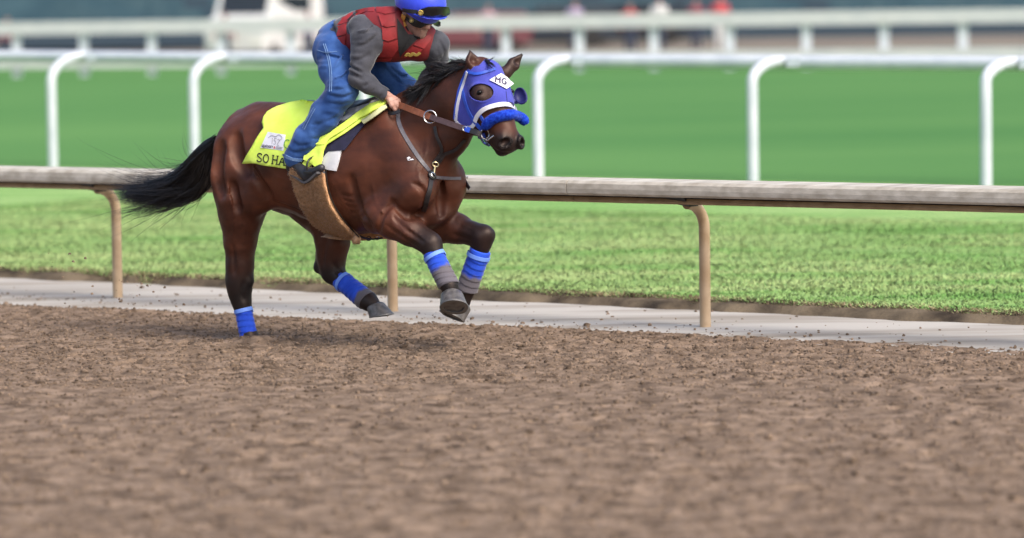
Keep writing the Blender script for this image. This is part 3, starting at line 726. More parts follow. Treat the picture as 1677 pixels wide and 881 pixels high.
W = lambda x, y, l: toW(J(x, y, l))
hoof(W(614, 501, .13), W(620, 518, .13), W(640, 518, .13) - W(614, 508, .13), .064, .078)      # far hind
hoof(W(740, 485, -.175), W(741, 505, -.19) + np.array([0, -.05, 0]), np.array([.25, -.9, -.2]), .076, .090)  # near fore
hoof(W(755, 500, .13), W(743, 520, .07), np.array([-.5, -.85, .1]), .076, .086)      # far fore
hoof(W(416, 578, -.12), W(422, 590, -.12), HD, .055, .062)                                 # near hind, sunk in the cushion
# tail: long hair streaming behind
def hairs(guides, n, r, spread, clump, K=14, seed=3, fly=.06, wav=.02):
    """guides: list of (polyline, weight-radius at root, mid, tip); hairs interpolate between guides"""
    g = np.random.default_rng(seed); G = np.array([spline(q, K) for q in guides]); M = len(G); out = []
    t = np.linspace(0, 1, K)[:, None]
    nc = max(6, n // 28); cx_ = g.random(nc); co = g.normal(0, 1, (nc, 3)) * spread; cf_ = g.normal(0, 1, (nc, 3)) * fly; cp = g.uniform(0, 6.28, (nc, 3)); cw = g.uniform(3, 8, (nc, 3)); cL = g.uniform(.72, 1.08, nc)
    for i in range(n):
        ci = g.integers(nc); x = np.clip(cx_[ci] + g.normal(0, .035), 0, .999) * (M - 1); a = int(min(x, M - 2)); f = x - a; c = G[a] * (1 - f) + G[a + 1] * f
        o = co[ci] + g.normal(0, 1, 3) * spread * .35; o2 = cf_[ci] + g.normal(0, 1, 3) * fly * (2.6 if g.random() < .07 else .35)
        L = cL[ci] * g.uniform(.8, 1.04); cc = np.stack([np.interp(np.clip(t[:, 0] * L, 0, 1), t[:, 0], c[:, k]) for k in range(3)], 1)
        cc = cc + o * (1 - .6 * t) + o2 * t ** 2 + wav * t * np.sin(cp[ci] + g.normal(0, .25, 3) + t * cw[ci])
        out.append(cc)
    return strands(np.array(out), g.uniform(.6, 1.3, n) * r)
tl = lambda pts: [W(*p) for p in pts]
TG = [tl([(352, 234, 0), (331, 246, .0), (303, 277, .02), (264, 304, .04), (216, 316, .06), (178, 320, .08)]),
      tl([(350, 242, 0), (330, 262, .0), (303, 293, .02), (264, 312, .04), (222, 320, .06), (188, 323, .08)]),
      tl([(348, 254, .0), (334, 280, .0), (310, 308, .02), (272, 320, .04), (236, 325, .06), (200, 326, .08)]),
      tl([(347, 264, .0), (340, 296, .0), (320, 322, .02), (288, 329, .04), (252, 330, .06), (214, 329, .08)])]
v1, f1 = hairs(TG, 2500, .0024, .022, 0, seed=3, fly=.055, wav=.024)
v2, f2_ = hairs([tl([(344, 238, 0), (325, 245, 0), (305, 255, 0), (290, 240, 0), (280, 215, .02)]), tl([(330, 260, 0), (280, 290, 0), (250, 290, 0), (240, 262, .02)]), tl([(330, 250, 0), (300, 262, 0), (275, 250, 0), (262, 235, .02)])], 46, .0018, .01, 0, seed=4, fly=.05, wav=.02)
core = [tube(np.array(spline(q, 14))[:7], np.r_[np.linspace(.026, .028, 3), np.linspace(.022, .003, 4)], 10) for q in TG]
cv, cf = join(core)
V = np.concatenate([v1, v2, cv]); F = f1.tolist() + (f2_ + len(v1)).tolist() + [[i + len(v1) + len(v2) for i in q] for q in cf]
obj('tail', V, F, 'hair', horse)
# mane: flying back off the crest
MG = []
for i, t in enumerate(np.linspace(0, 1, 9)):
    x = 684 + (790 - 684) * t; y = 150 - 46 * t + 4 * math.sin(t * 3.1); lat = -.02; k = .45 + .55 * min(1, t * 1.6)
    MG.append(np.array([W(x, y + 5, lat), W(x - 12 * k, y - 2, lat - .03), W(x - 30 * k, y + 3 + 4 * math.sin(t * 7), lat - .06), W(x - 52 * k, y + 18 + 10 * math.sin(t * 5), lat - .08)]))
v1, f1 = hairs(MG, 1000, .0030, .013, 0, K=10, seed=6, fly=.022, wav=.012)
MB = [np.array([W(x, y, -.03), W(x - 6, y - 7, -.05), W(x - 28, y - 5, -.07), W(x - 48, y + 6, -.09)]) for x, y in ((722, 131), (738, 122), (752, 114), (768, 106))]
v3, f3 = hairs(MB, 330, .0030, .012, 0, K=10, seed=16, fly=.028, wav=.016)
FL = [np.array([W(786, 104, -.05), W(792, 101, -.08), W(799, 105, -.12), W(804, 110, -.14)]), np.array([W(798, 99, 0), W(804, 99, -.04), W(810, 104, -.08), W(813, 110, -.1)])]
v4, f4 = hairs(FL, 50, .003, .010, 0, K=8, seed=26, fly=.012, wav=.008)
V = np.concatenate([v1, v3, v4]); F = np.concatenate([f1, f3 + len(v1), f4 + len(v1) + len(v3)])
obj('mane', V, F, 'hair', horse)

# ================================================================== TACK (each piece worn by the horse is a thing of its own)
mat('bandage', (.012, .055, .48), .8, (.022, .085, .60), 14, .0012, 130, spec=.25, sheen=.3, attr='dark', acol=(.125, .108, .085))
mat('tape', (.16, .30, .82), .6, spec=.3)
mat('hi_vis', (.66, .86, .10), .75, (.74, .92, .16), 5, .003, 22, spec=.25)
mat('black_ink', (.012, .014, .012), .7)
mat('patch_white', (.66, .66, .72), .7, (.74, .74, .80), 9)
mat('grey_ink', (.30, .28, .30), .7); mat('navy_ink', (.05, .04, .09), .7); mat('red_ink', (.55, .05, .05), .7); mat('green_ink', (.03, .25, .08), .7)
mat('navy', (.008, .008, .03), .85, (.014, .013, .045), 20, .001, 160, sheen=.2)
mat('beige', (.55, .55, .30), .8, (.62, .62, .36), 14, .001, 80)
mat('pad_white', (.62, .62, .64), .8, (.72, .72, .74), 14, .001, 80)
mat('black_leather', (.008, .008, .009), .4, (.016, .015, .016), 30, .0006, 120)
mat('strap_leather', (.012, .010, .011), .42, (.022, .018, .020), 30, .0006, 120)
mat('worn_strap', (.085, .080, .095), .45, (.125, .115, .13), 30, .0006, 120)
mat('tan_leather', (.21, .065, .028), .5, (.30, .10, .045), 40, .0008, 140)
mat('brown_leather', (.065, .035, .038), .5, (.095, .055, .058), 40, .0008, 140)
mat('brass', (.62, .52, .30), .3, metal=1); mat('steel', (.60, .60, .62), .25, metal=1)
mat('fleece', (.46, .245, .115), .95, (.68, .40, .215), 60, .004, 190, spec=.1, sheen=.4)
mat('fleece_blue', (.010, .04, .46), .9, (.03, .11, .72), 60, .002, 200, spec=.1, sheen=.1)
mat('hood', (.048, .056, .35), .7, (.066, .076, .42), 10, .0012, 160, spec=.25, sheen=.25)
mat('hood_white', (.75, .75, .80), .7); mat('strap_blue', (.02, .075, .50), .5, (.035, .105, .60), 20, spec=.4)
mat('hood_dark', (.008, .010, .10), .6)

# leg bandages
def bandage(p0, p1, r0, r1, label, dirt, seed, turns=7):
    """spiral wrap with overlapping edges around a cannon"""
    n = 64; m = 26; p0, p1 = np.asarray(p0), np.asarray(p1); ax = norm(p1 - p0); u_ = norm(np.cross(ax, [.2, .9, .1])); v_ = np.cross(ax, u_)
    g = np.random.default_rng(seed); V = []; D = []
    ph = g.uniform(0, 6, 4)
    for i in range(n):
        t = i / (n - 1)
        for j in range(m):
            a = 2 * np.pi * j / m; w = t * turns + a / (2 * np.pi) * (.5 if False else 1) + .10 * math.sin(2 * a + ph[0]); fr = w % 1
            r = r0 + (r1 - r0) * t + .0045 * (fr - .5) + .0015 * math.sin(3 * a + ph[1] + 5 * t)
            end = min(t, 1 - t); r *= 1 - .06 * math.exp(-end / .008)
            V.append(p0 + (p1 - p0) * t + ax * .01 * math.cos(a + ph[2]) * t + r * (math.cos(a) * u_ + math.sin(a) * v_)); D.append(t)
    F = [[i * m + j, i * m + (j + 1) % m, (i + 1) * m + (j + 1) % m, (i + 1) * m + j] for i in range(n - 1) for j in range(m)]
    V = np.array(V); k = len(V)
    # turned-in ends, so that the wrap has thickness
    for t, row in ((0, V[:m]), (n - 1, V[-m:])):
        c = row.mean(0); V = np.concatenate([V, c + (row - c) * .80]); D += [0 if t == 0 else 1] * m
    F += [[j, k + j, k + (j + 1) % m, (j + 1) % m] for j in range(m)]; b = (n - 1) * m
    F += [[b + j, b + (j + 1) % m, k + m + (j + 1) % m, k + m + j] for j in range(m)]
    root = thing('leg_bandage', label, 'leg bandage', (p0 + p1) / 2 * [1, 1, 0] + [0, 0, min(p0[2], p1[2])], 'blue bandages on the legs of the horse')
    o = obj('wrap', V, F, 'bandage', root, fixn=True); D = np.array(D)
    setattr_f(o, 'dark', np.clip((D - (1 - dirt)) / max(.25 * dirt, .01) + .8 * vnoise(V * 30, seed) * (dirt > .05), 0, 1) * (.92 if dirt > .05 else .0))
    P = [p0 + (p1 - p0) * (.13 + .05 * s_) + (r0 + .0055) * (math.cos(a) * u_ + math.sin(a) * v_) for a, s_ in zip(np.linspace(0, 2 * np.pi, 28), np.linspace(0, 1, 28))]
    N = [(math.cos(a) * u_ + math.sin(a) * v_) for a in np.linspace(0, 2 * np.pi, 28)]
    obj('fastening_strip', *ribbon(np.array(P), np.array(N), .026, .0018), 'tape', root, fixn=True)
bandage(W(397, 499, -.13), W(410, 564, -.12), .056, .060, 'all-blue bandage on the planted hind leg at the track surface', .03, 21)
bandage(W(556, 457, .13), W(602, 493, .13), .062, .070, 'blue bandage on the hind leg swinging forward under the belly', .22, 22)
bandage(W(708, 412, -.18), W(735, 468, -.17), .064, .068, 'dusty blue bandage on the nearer straight foreleg', .55, 23)
bandage(W(787, 409, .168), W(764, 476, .155), .069, .068, 'dusty blue bandage on the far foreleg below the bent knee', .45, 24)

def mirror(VF):
    V, F = VF; L = toL(V); L = L * [1, -1, 1]; return join([(V, F), (toW(L), [q[::-1] for q in F])])
# white pad, navy pad, beige pad edge, hi-vis towel, saddle
wp = drape(HT, [(526, 246), (561, 244), (557, 262), (552, 280), (531, 277), (520, 262)], .004, .010)
tag(obj('under_pad', *wp, 'pad_white', fixn=True), 'white pad corner showing below the navy saddle pad', 'saddle pad')
np_ = drape(HT, [(470, 200), (500, 188), (560, 184), (622, 176), (637, 176), (628, 184), (604, 200), (585, 222), (566, 247), (540, 249), (528, 262), (490, 262), (470, 235)], .010, .008)
tag(obj('saddle_pad', *mirror(np_), 'navy', fixn=True), 'navy saddle pad in front of the yellow towel', 'saddle pad')
bp_ = drape(HT, [(594, 198), (612, 186), (632, 179), (634, 183), (617, 195), (602, 206)], .030, .006, step=3)
tag(obj('pad_edge', *mirror(bp_), 'beige', fixn=True), 'pale beige folded pad edge under the towel at the withers', 'saddle pad')
tow = [(497, 172), (478, 176), (456, 182), (442, 190), (436, 198), (434, 206), (437, 214), (426, 231), (405, 265), (440, 271), (490, 278), (508, 277), (520, 268), (530, 277), (536, 250), (541, 240), (565, 226), (600, 203), (634, 182), (633, 175), (600, 178), (560, 182)]
tw = drape(HT, tow, .036, .005, step=4, sm=6, wrinkle=.004)
towel = thing('saddle_towel', 'bright yellow saddle towel lettered in black under the rider', 'saddle towel', toW([0, 0, 1.0]))
obj('cloth', *mirror(tw), 'hi_vis', towel, fixn=True)
obj('front_band', *drape(HT, [(634, 174), (635, 180), (602, 199), (568, 221), (546, 234), (541, 242), (524, 240), (552, 221), (592, 194), (614, 181)], .052, .006, step=3.5, sm=5, wrinkle=.003), 'hi_vis', towel, fixn=True)
fold = drape(HT, [(508, 240), (526, 232), (545, 222), (541, 240), (536, 252), (531, 278), (516, 268), (504, 262)], .045, .006, step=3, sm=4, wrinkle=.006)
obj('folded_corner', *fold, 'hi_vis', towel, fixn=True)
TT = bvh(*tw)
lg = obj('patch', *drape(TT, [(439, 216), (468, 221), (465, 247), (427, 242)], .001, .002, step=4, sm=1), 'patch_white', towel, fixn=True)
lg['label'] = 'pale rectangular printed patch on the towel'
obj('lettering', *letters(TT, 'SO HAPPY', (420, 264.3), (.99, .143), (1.6, -13.6), [10.6, 11, 3.6, 12, 11.2, 10.5, 10.5, 10], 2.1, .003, lw=.86), 'black_ink', towel)
obj('patch_numerals', *letters(TT, '152', (444.5, 236), (.98, .16), (1.5, -10.5), [4, 5.5, 5.5], .7, .005, serif=False), 'grey_ink', towel)
obj('patch_lettering', *letters(TT, 'KENTUCKY', (429.5, 240.5), (.99, .12), (.5, -3.6), 2.35, .7, .005, serif=False), 'navy_ink', towel)
obj('patch_star', *letters(TT, 'O', (449, 243.0), (.99, .12), (.5, -2.6), 2.4, 1.3, .005, serif=False), 'red_ink', towel)
obj('patch_lettering', *letters(TT, 'DERBY', (452.5, 243.3), (.99, .12), (.5, -3.4), 2.2, .6, .005, serif=False), 'grey_ink', towel)
a_ = np.linspace(.6, 5.4, 14); P, N = hits(TT, np.stack([471 + 5 * np.cos(a_), 236 + 7 * np.sin(a_)], 1), .003)
obj('round_emblem', *ribbon(P, N, .005, .001), 'green_ink', towel)
# horse blaze of the printed patch: a few loose strokes of a running shape
P, N = hits(TT, spline([(440, 226), (446, 222), (452, 224), (458, 221), (463, 226), (459, 230)], 16), .005)
obj('patch_drawing', *ribbon(P, N, .003, .001), 'grey_ink', towel)
# exercise saddle: seat, pommel, cantle, flaps
saddle = thing('saddle', 'small black exercise saddle beneath the rider', 'saddle', toW(J(560, 190, 0)))
SS = SDF(*[np.array(q) for q in ((-.55, -.36, 1.0), (.75, .36, 1.75))], .009)
SS.chain([(J(500, 176, 0) , .05), (J(545, 178, 0), .045), (J(590, 178, 0), .045), (J(622, 168, 0), .045)], .05, 2.6, e)
for s_ in (-1, 1):
    SS.chain([(J(590 , 184, -.13) * [1, s_ * 1, 1], .035), (J(562, 206, -.22) * [1, s_, 1], .030), (J(540, 228, -.27) * [1, s_, 1], .025)], .05, 2.2, (1, 0, 0))
sv, sq = SS.mesh(); seat = obj('seat', toW(sv), sq, 'black_leather', saddle)
ST = bvh(toW(sv), sq)
for pts in ([(540, 214), (560, 200), (590, 182), (620, 168)], [(528, 232), (545, 218), (575, 196)]):
    obj('seam', *strap(ST, pts, .006, .002, .001), 'worn_strap', saddle)
gl_ = drape(ST, [(548, 194), (562, 184), (580, 178), (604, 170), (612, 168), (606, 175), (585, 185), (570, 196), (556, 200)], .004, .008, step=3)
obj('saddle_cover', *gl_, mat('denim_grey', (.12, .14, .18), .8, (.30, .32, .36), 22, .002, 60), saddle, fixn=True)
# fleece girth under the belly
gp = [(482, 284), (485, 276), (534, 276), (537, 300), (545, 330), (560, 355), (581, 376), (592, 388), (573, 386), (541, 376), (517, 358), (501, 333), (490, 305)]
gv, gf = drape(HT, gp, .006, .034, step=3, sm=3, wrinkle=.010)
girth = thing('girth', 'fluffy brown fleece girth round the belly of the horse', 'girth', toW([0, 0, .5]))
gv2, gf2 = mirror((gv, gf)); obj('fleece', gv2, gf2, 'fleece', girth, fixn=True)
no = len(gv) // 2; gi = rng.integers(0, no, 9000); NO = norm(gv[:no] - gv[no:])
tri = np.array([q for q in gf[:] if len(q) == 3 and max(q) < no]); ti = rng.integers(0, len(tri), 22000); w3 = rng.dirichlet((1, 1, 1), 22000)
TP = (gv[tri[ti]] * w3[..., None]).sum(1); TN = norm((NO[tri[ti]] * w3[..., None]).sum(1))
tv, tf = tufts(TP, TN, .020, .0034, 1.0, 5); tag(obj('pile', tv, tf, 'fleece', girth), kind='stuff')
gst = thing('girth_strap', 'thin black girth straps hanging under the belly to the forelegs', 'strap', W(600, 386, -.05))
P = [W(*q) for q in ((572, 372, -.12), (582, 381, -.08), (594, 388, -.05), (610, 391, -.03), (627, 389, .0))]
obj('strap', *ribbon(spline(P, 20), np.tile([0, -.6, -.8], (20, 1)), .016, .005), 'black_leather', gst, fixn=True)
P = [W(*q) for q in ((536, 368, -.05), (560, 377, -.03), (585, 387, .0), (604, 391.5, .0))]
obj('strap', *ribbon(spline(P, 20), np.tile([0, -.6, -.8], (20, 1)), .012, .005), 'black_leather', gst, fixn=True)
obj('buckle', *ring(W(604, 390.5, -.03), [0, 1, .3], .014, .003), 'black_leather', gst); obj('buckle', *ring(W(618, 390, -.01), [0, 1, .3], .012, .0025), 'steel', gst)
obj('girth_edge', *strap(HT, [(536, 277), (539, 305), (548, 332), (563, 356), (588, 384)], .010, .006, .012), 'black_leather', girth)

# breastplate / martingale
bpl = thing('breastplate', 'black leather breastplate straps across the chest with brass clip', 'breastplate', W(706, 285, -.1))
obj('shoulder_strap', *strap(HT, [(653, 182), (652, 196), (658, 214), (672, 238), (690, 264), (706, 284)], .027, .005), 'worn_strap', bpl)
obj('chest_strap', *strap(HT, [(706, 290), (724, 291), (742, 292), (754, 292)], .020, .005), 'worn_strap', bpl)
obj('girth_attachment', *strap(HT, [(706, 288), (704, 305), (700, 325), (694, 345)], .032, .006, .004), 'strap_leather', bpl)
obj('far_strap', *ribbon(spline([W(750, 268, .2), W(757, 284, .2), W(763, 299, .17), W(769, 309, .15)], 10), np.tile([-.5, -.8, 0], (10, 1)), .024, .006), 'strap_leather', bpl)
obj('far_keeper', *box(W(762, 291, .18), (.035, .03, .016)), 'steel', bpl)
for pts, w in (([(713, 207), (717, 225), (725, 244), (719, 256), (711, 266)], .022), ([(762, 228), (745, 245), (728, 252), (722, 262), (716, 268)], .022)):
    obj('running_strap', *strap(HT, pts, w, .005, .006), 'strap_leather', bpl)
c_, n_ = hit(HT, 706, 288); obj('ring_plate', *ring(c_ + n_ * .012, n_, .026, .008), 'black_leather', bpl); obj('ring', *ring(c_ + n_ * .018, n_, .016, .004), 'steel', bpl)
c_, n_ = hit(HT, 713, 269); obj('brass_loop', *ring(c_ + n_ * .014, n_, .019, .0042, e=.7), 'brass', bpl)
P, N = hits(HT, [(712, 272), (710, 279), (708, 285)], .016); obj('brass_clip', *tube(P, [.006, .008, .005], 8), 'brass', bpl)
fm = thing('foam_fleck', 'small white fleck on the shoulder coat below the strap', 'foam', hit(HT, 670, 260)[0])
for q in ([(666, 259), (670, 256.5), (673, 259), (669, 260.5)], [(671, 261), (676, 260), (678, 262), (672, 262.5)], [(667, 261), (670, 261.5), (671, 263.5), (668, 262.5)]):
    obj('fleck', *drape(HT, q, .001, .002, step=1.5, sm=0), 'patch_white', fm, fixn=True)

# racing hood: a second skin over the head, open at eyes, ears, muzzle
HSDF = SDF(toL(POLL) - [.55, .42, .75], toL(POLL) + [.5, .42, .25], .0065)
head(HSDF, .007, muzzle=False)
hv, hq = HSDF.mesh(); hv = smooth_mesh(hv, hq, 2, .4); hvw = toW(hv)
def head_uvw(P): q = (P - POLL) / HS; return q @ HA, q @ HN, q @ HW
def near_px(P):
    u, v, w = head_uvw(P); w2 = -np.abs(w); return proj(POLL + HS * (u[:, None] * HA + v[:, None] * HN + w2[:, None] * HW)), w
def inpoly(pts, poly):
    c = np.zeros(len(pts), bool)
    for i in range(len(poly)):
        (xa, ya), (xb, yb) = poly[i], poly[i - 1]
        with np.errstate(divide='ignore', invalid='ignore'):
            c ^= ((ya > pts[:, 1]) != (yb > pts[:, 1])) & (pts[:, 0] < (xb - xa) * (pts[:, 1] - ya) / (yb - ya + 1e-9) + xa)
    return c
hood_out = [(766, 112), (752, 140), (746, 180), (748, 200), (774, 209), (779, 199), (783, 187), (797, 176), (815, 170), (835, 168), (880, 165), (880, 60), (800, 88), (786, 106)]
pxn, w_ = near_px(hvw)
du, dv_, dw = head_uvw(hvw); c_e = np.array([.20, -.045])
eye_d = ((pxn[:, 0] - 789) / 20) ** 2 + ((pxn[:, 1] - 151.5) / 14.5) ** 2
k_ = inpoly(pxn, hood_out) & ~((eye_d < 1) & (np.abs(dw) > .03)) & (du > -.03)
kv, kq = keep_faces(hvw, hq, k_)
def smooth_rim(V, Q, it=6):
    E = np.concatenate([Q[:, [0, 1]], Q[:, [1, 2]], Q[:, [2, 3]], Q[:, [3, 0]]]); key = {}
    for a, b in E.tolist(): k = (min(a, b), max(a, b)); key[k] = key.get(k, 0) + 1
    nbr = {}
    for (a, b), c in key.items():
        if c == 1: nbr.setdefault(a, []).append(b); nbr.setdefault(b, []).append(a)
    V = V.copy()
    for _ in range(it):
        W_ = V.copy()
        for a, l in nbr.items(): W_[a] = .4 * V[a] + .6 * V[l].mean(0)
        V = W_
    return V
kv = smooth_rim(kv, kq); kN = vnormals(kv, kq)
hood = thing('racing_hood', 'purple-blue racing hood with white trim on the horse head', 'hood', POLL)
obj('fabric', *thicken(kv, kq, kN, .004), 'hood', hood, fixn=True)
HHT = bvh(*[hvw, hq])
CT = bvh(np.concatenate([HVW, kv + kN * .004]), np.concatenate([HQ, kq + len(HVW)]))
obj('cheek_panel', *drape(HT, [(768, 113), (757, 130), (750, 150), (746.5, 175), (747, 199), (757, 206), (768, 207), (770, 170), (768, 135), (774, 116)], .004, .005, step=3, sm=2), 'hood', hood, fixn=True)
obj('nose_trim', *strap(HHT, [(779, 199), (783, 188), (792, 179), (804, 174), (818, 171), (832, 171), (842, 176), (846, 183)], .028, .005, .008, n=30, sm=6), 'hood_white', hood)
obj('jaw_trim', *strap(CT, [(748, 198), (756, 205), (768, 209), (776, 206), (780, 198)], .026, .006, .007), 'hood_white', hood)
obj('cheek_trim', *strap(CT, [(767, 118), (762, 135), (756, 152), (751, 172), (748, 198)], .022, .005, .008), 'hood_white', hood)
a_ = np.linspace(0, 2 * np.pi, 30); P, N = hits(HHT, np.stack([789 + 20.5 * np.cos(a_), 151.5 + 15 * np.sin(a_)], 1), .002)
for s_ in (-1, 1):
    f_ = (lambda q: q) if s_ < 0 else (lambda q: q - 2 * np.outer(q @ HW, HW))
    obj('eye_rim', *ribbon(POLL + f_(P - POLL), f_(N), .011, .005), 'hood', hood, fixn=True)
obj('seam', *strap(HHT, [(828, 150), (829, 160), (830, 169)], .004, .002, .004, n=8), 'hood_dark', hood)
obj('emblem', *drape(HHT, [(801, 133), (818, 122), (840, 138), (827, 147)], .015, .002, step=3, sm=2), 'hood_white', hood, fixn=True)
obj('emblem_lettering', *letters(HHT, 'MG', (809.5, 135.5), (.95, .28), (.4, -8), [10.5, 9], 2.7, .0175, serif=True), 'navy_ink', hood)
# far blinker cup, standing out from the cheek
cc_ = earpt(853, 157, .21, -.05, .14); CS = SDF(cc_ - .12, cc_ + .12, .005)
CS.ell(cc_, (.056, .048, .040), .008, MHx); CS.ell(cc_ + MHx[1] * .018 - MHx[2] * .010, (.050, .052, .035), .006, MHx, sub=True); CS.cone(cc_ - MHx[1] * .05 + MHx[0] * .02, cc_ - MHx[1] * .04 - MHx[2] * .06 + MHx[0] * .02, .012, .014, .01)
CS.ell(cc_ + MHx[1] * .06, (.08, .045, .06), .006, MHx, sub=True)
v, q = CS.mesh(); obj('blinker_cup', toW(v), q, 'hood_dark', hood)
# bridle
br = thing('bridle', 'bright blue bridle straps over the hood with steel bit', 'bridle', W(790, 215, -.1))
obj('cheek_strap', *strap(CT, [(764, 120), (758, 140), (763, 165), (772, 188), (783, 205), (791, 213)], .026, .006, .006), 'strap_blue', br)
obj('crown_strap', *strap(CT, [(765, 118), (756, 142), (749, 170), (746, 195)], .022, .006, .006), 'strap_blue', br)
obj('brow_strap', *strap(CT, [(766, 118), (782, 121), (802, 116), (810, 113)], .018, .005, .005), 'strap_blue', br)
obj('nose_strap', *strap(CT, [(786, 187), (792, 197), (800, 207)], .022, .005, .004, n=10), 'strap_blue', br)
HB = bvh(HVW, HQ)
bitc = hit(HB, 797, 219)[0] + np.array([-.01, -.03, 0]); obj('bit_ring', *ring(bitc, [.5, -.85, .1], .030, .0045), 'steel', br)
P = spline([bitc + [.0, -.01, -.03], W(798, 230, -.16), W(803, 226, -.16), W(809, 222, -.15)], 12); obj('bit_shank', *tube(P, .005, 8), 'steel', br)
obj('chin_strap', *strap(HB, [(788, 214), (786, 226), (790, 236), (800, 240)], .030, .010, .006, n=14), mat('strap_deep_blue', (.006, .02, .18), .6, (.015, .05, .34), 40, .003, 120), br)
obj('chin_strap', *strap(HB, [(792, 217), (796, 228), (797, 238)], .022, .010, .008, n=10), 'strap_deep_blue', br)
# sheepskin noseband
pts = spline([(795, 207), (806, 197), (822, 191), (840, 189), (853, 193), (859, 203)], 30); P, N = hits(HB, pts, .012); P, N = smooth_line(P, N, 4)
rr = np.array([.016, .023, .027] + [.029] * 24 + [.027, .022, .014])
nv_, nf_ = tube(P, rr, 14); sh = thing('noseband', 'fluffy bright blue sheepskin noseband across the muzzle', 'noseband', P[15])
obj('roll', nv_, nf_, 'fleece_blue', sh)
NV = vnormals(nv_, nf_); nt_ = 9000; i1 = rng.integers(0, len(P) - 1, nt_); j1 = rng.integers(0, 14, nt_); f0 = rng.random((nt_, 1)); g0 = rng.random((nt_, 1)); Z = nv_.reshape(len(P), 14, 3); cy2 = lambda i, j: Z[i, j % 14]
q0 = (cy2(i1, j1) * (1 - g0) + cy2(i1, j1 + 1) * g0) * (1 - f0) + (cy2(i1 + 1, j1) * (1 - g0) + cy2(i1 + 1, j1 + 1) * g0) * f0
cen = P[i1] * (1 - f0) + P[i1 + 1] * f0
tv, tf = tufts(q0, norm(q0 - cen), .0075, .0022, .8, 8); tag(obj('pile', tv, tf, 'fleece_blue', sh), kind='stuff')
# reins
HANDP = W(651, 171, -.10); bit_l = bitc + np.array([-.02, 0, 0])
rn = thing('reins', 'tan and brown leather reins from the rider hand to the bit', 'reins', HANDP)
rp = spline([HANDP, W(680, 182, -.17), W(709, 193, -.20), W(750, 207, -.20), W(784, 218, -.18), bit_l], 40); RN = np.tile([-.3, -.95, .15], (40, 1))
k1 = 19
obj('hand_piece', *ribbon(rp[:k1], RN[:k1], .040, .008), 'tan_leather', rn, fixn=True)
obj('bit_piece', *ribbon(rp[k1 - 1:33], RN[k1 - 1:33], .036, .006), 'brown_leather', rn, fixn=True)
obj('end_piece', *ribbon(rp[32:], RN[32:], .034, .008), 'strap_leather', rn, fixn=True)
obj('keeper', *ribbon(rp[32:35], RN[32:35], .034, .010), 'strap_blue', rn, fixn=True)
obj('buckle', *ring(rp[32] + [0, -.01, 0], [-.3, -.95, .1], .014, .0035), 'steel', rn)
obj('martingale_ring', *ring(rp[18] + [0, -.008, 0], [-.2, -.97, .1], .040, .0042), 'steel', rn)
P = np.array([HANDP + [0, .02, 0], W(640, 172, -.05), W(634, 178, -.10), W(641, 186, -.16), W(655, 182, -.15)]); obj('loop', *ribbon(spline(P, 16), np.tile([-.3, -.9, .3], (16, 1)), .024, .005), 'strap_leather', rn, fixn=True)
obj('tan_keeper', *ribbon(np.array([W(633, 174, -.10), W(639, 182, -.12)]), np.tile([-.3, -.9, .3], (2, 1)), .034, .006), 'tan_leather', rn, fixn=True)
fr = spline([W(662, 172, .05), W(720, 180, .16), W(800, 200, .22), hw(.47, -.08, .09)], 24)
obj('far_rein', *ribbon(fr, np.tile([.6, .8, .1], (24, 1)), .024, .006), 'brown_leather', rn, fixn=True)

# ================================================================== THE RIDER
mat('skin', (.40, .215, .165), .5, (.48, .27, .21), 30, .0004, 200, spec=.4, attr='dark', acol=(.075, .052, .045))
mat('shirt', (.042, .044, .055), .85, (.072, .074, .089), 9, .0015, 90, spec=.2, sheen=.35)
mat('shirt_front', (.010, .010, .012), .7, (.016, .016, .018), 20)
mat('denim', (.017, .056, .20), .85, (.052, .128, .355), 7, .0012, 220, spec=.2, sheen=.2, detail=7)
mat('denim_seam', (.16, .27, .48), .85); mat('denim_hem', (.07, .15, .36), .85, (.16, .26, .45), 90)
mat('vest', (.235, .018, .020), .55, (.30, .026, .028), 14, .001, 90, spec=.4)
mat('vest_dark', (.20, .015, .017), .6)
mat('helmet', (.028, .055, .62), .42, (.038, .070, .70), 8, .0008, 60, spec=.45, sheen=.2)
mat('goggle', (.006, .006, .007), .28, spec=.4); mat('goggle_band', (.012, .012, .014), .6); mat('gold', (.55, .40, .10), .4)
mat('tan_strap', (.55, .26, .05), .6); mat('boot', (.010, .011, .016), .45, (.03, .03, .036), 30, .0008, 90); mat('boot_sole', (.10, .10, .11), .6)
rider = thing('person', 'rider in red vest, blue helmet and jeans crouched over the horse', 'person', toW([J(560, 84, 0)[0], 0, 1.2]))
hipN, kneeN, ankN, toeN = J(546, 84, -.12), J(561, 147, -.27), J(485, 256, -.345), J(526, 275, -.37)
hipF, kneeF, ankF, toeF = J(592, 88, .12), J(662, 148, .27), J(590, 255, .345), J(620, 268, .37)
pel, mid_, che, nek = J(556, 73, 0), J(590, 56, 0), J(642, 56, 0), J(666, 46, .0)
shN, elN, wrN, haN = J(601, 66, -.19), J(586, 128, -.275), J(637, 159, -.13), J(649, 168, -.10)
shF, elF, wrF, haF = J(711, 74, .15), J(716, 114, .24), J(678, 158, .10), J(668, 168, .05)
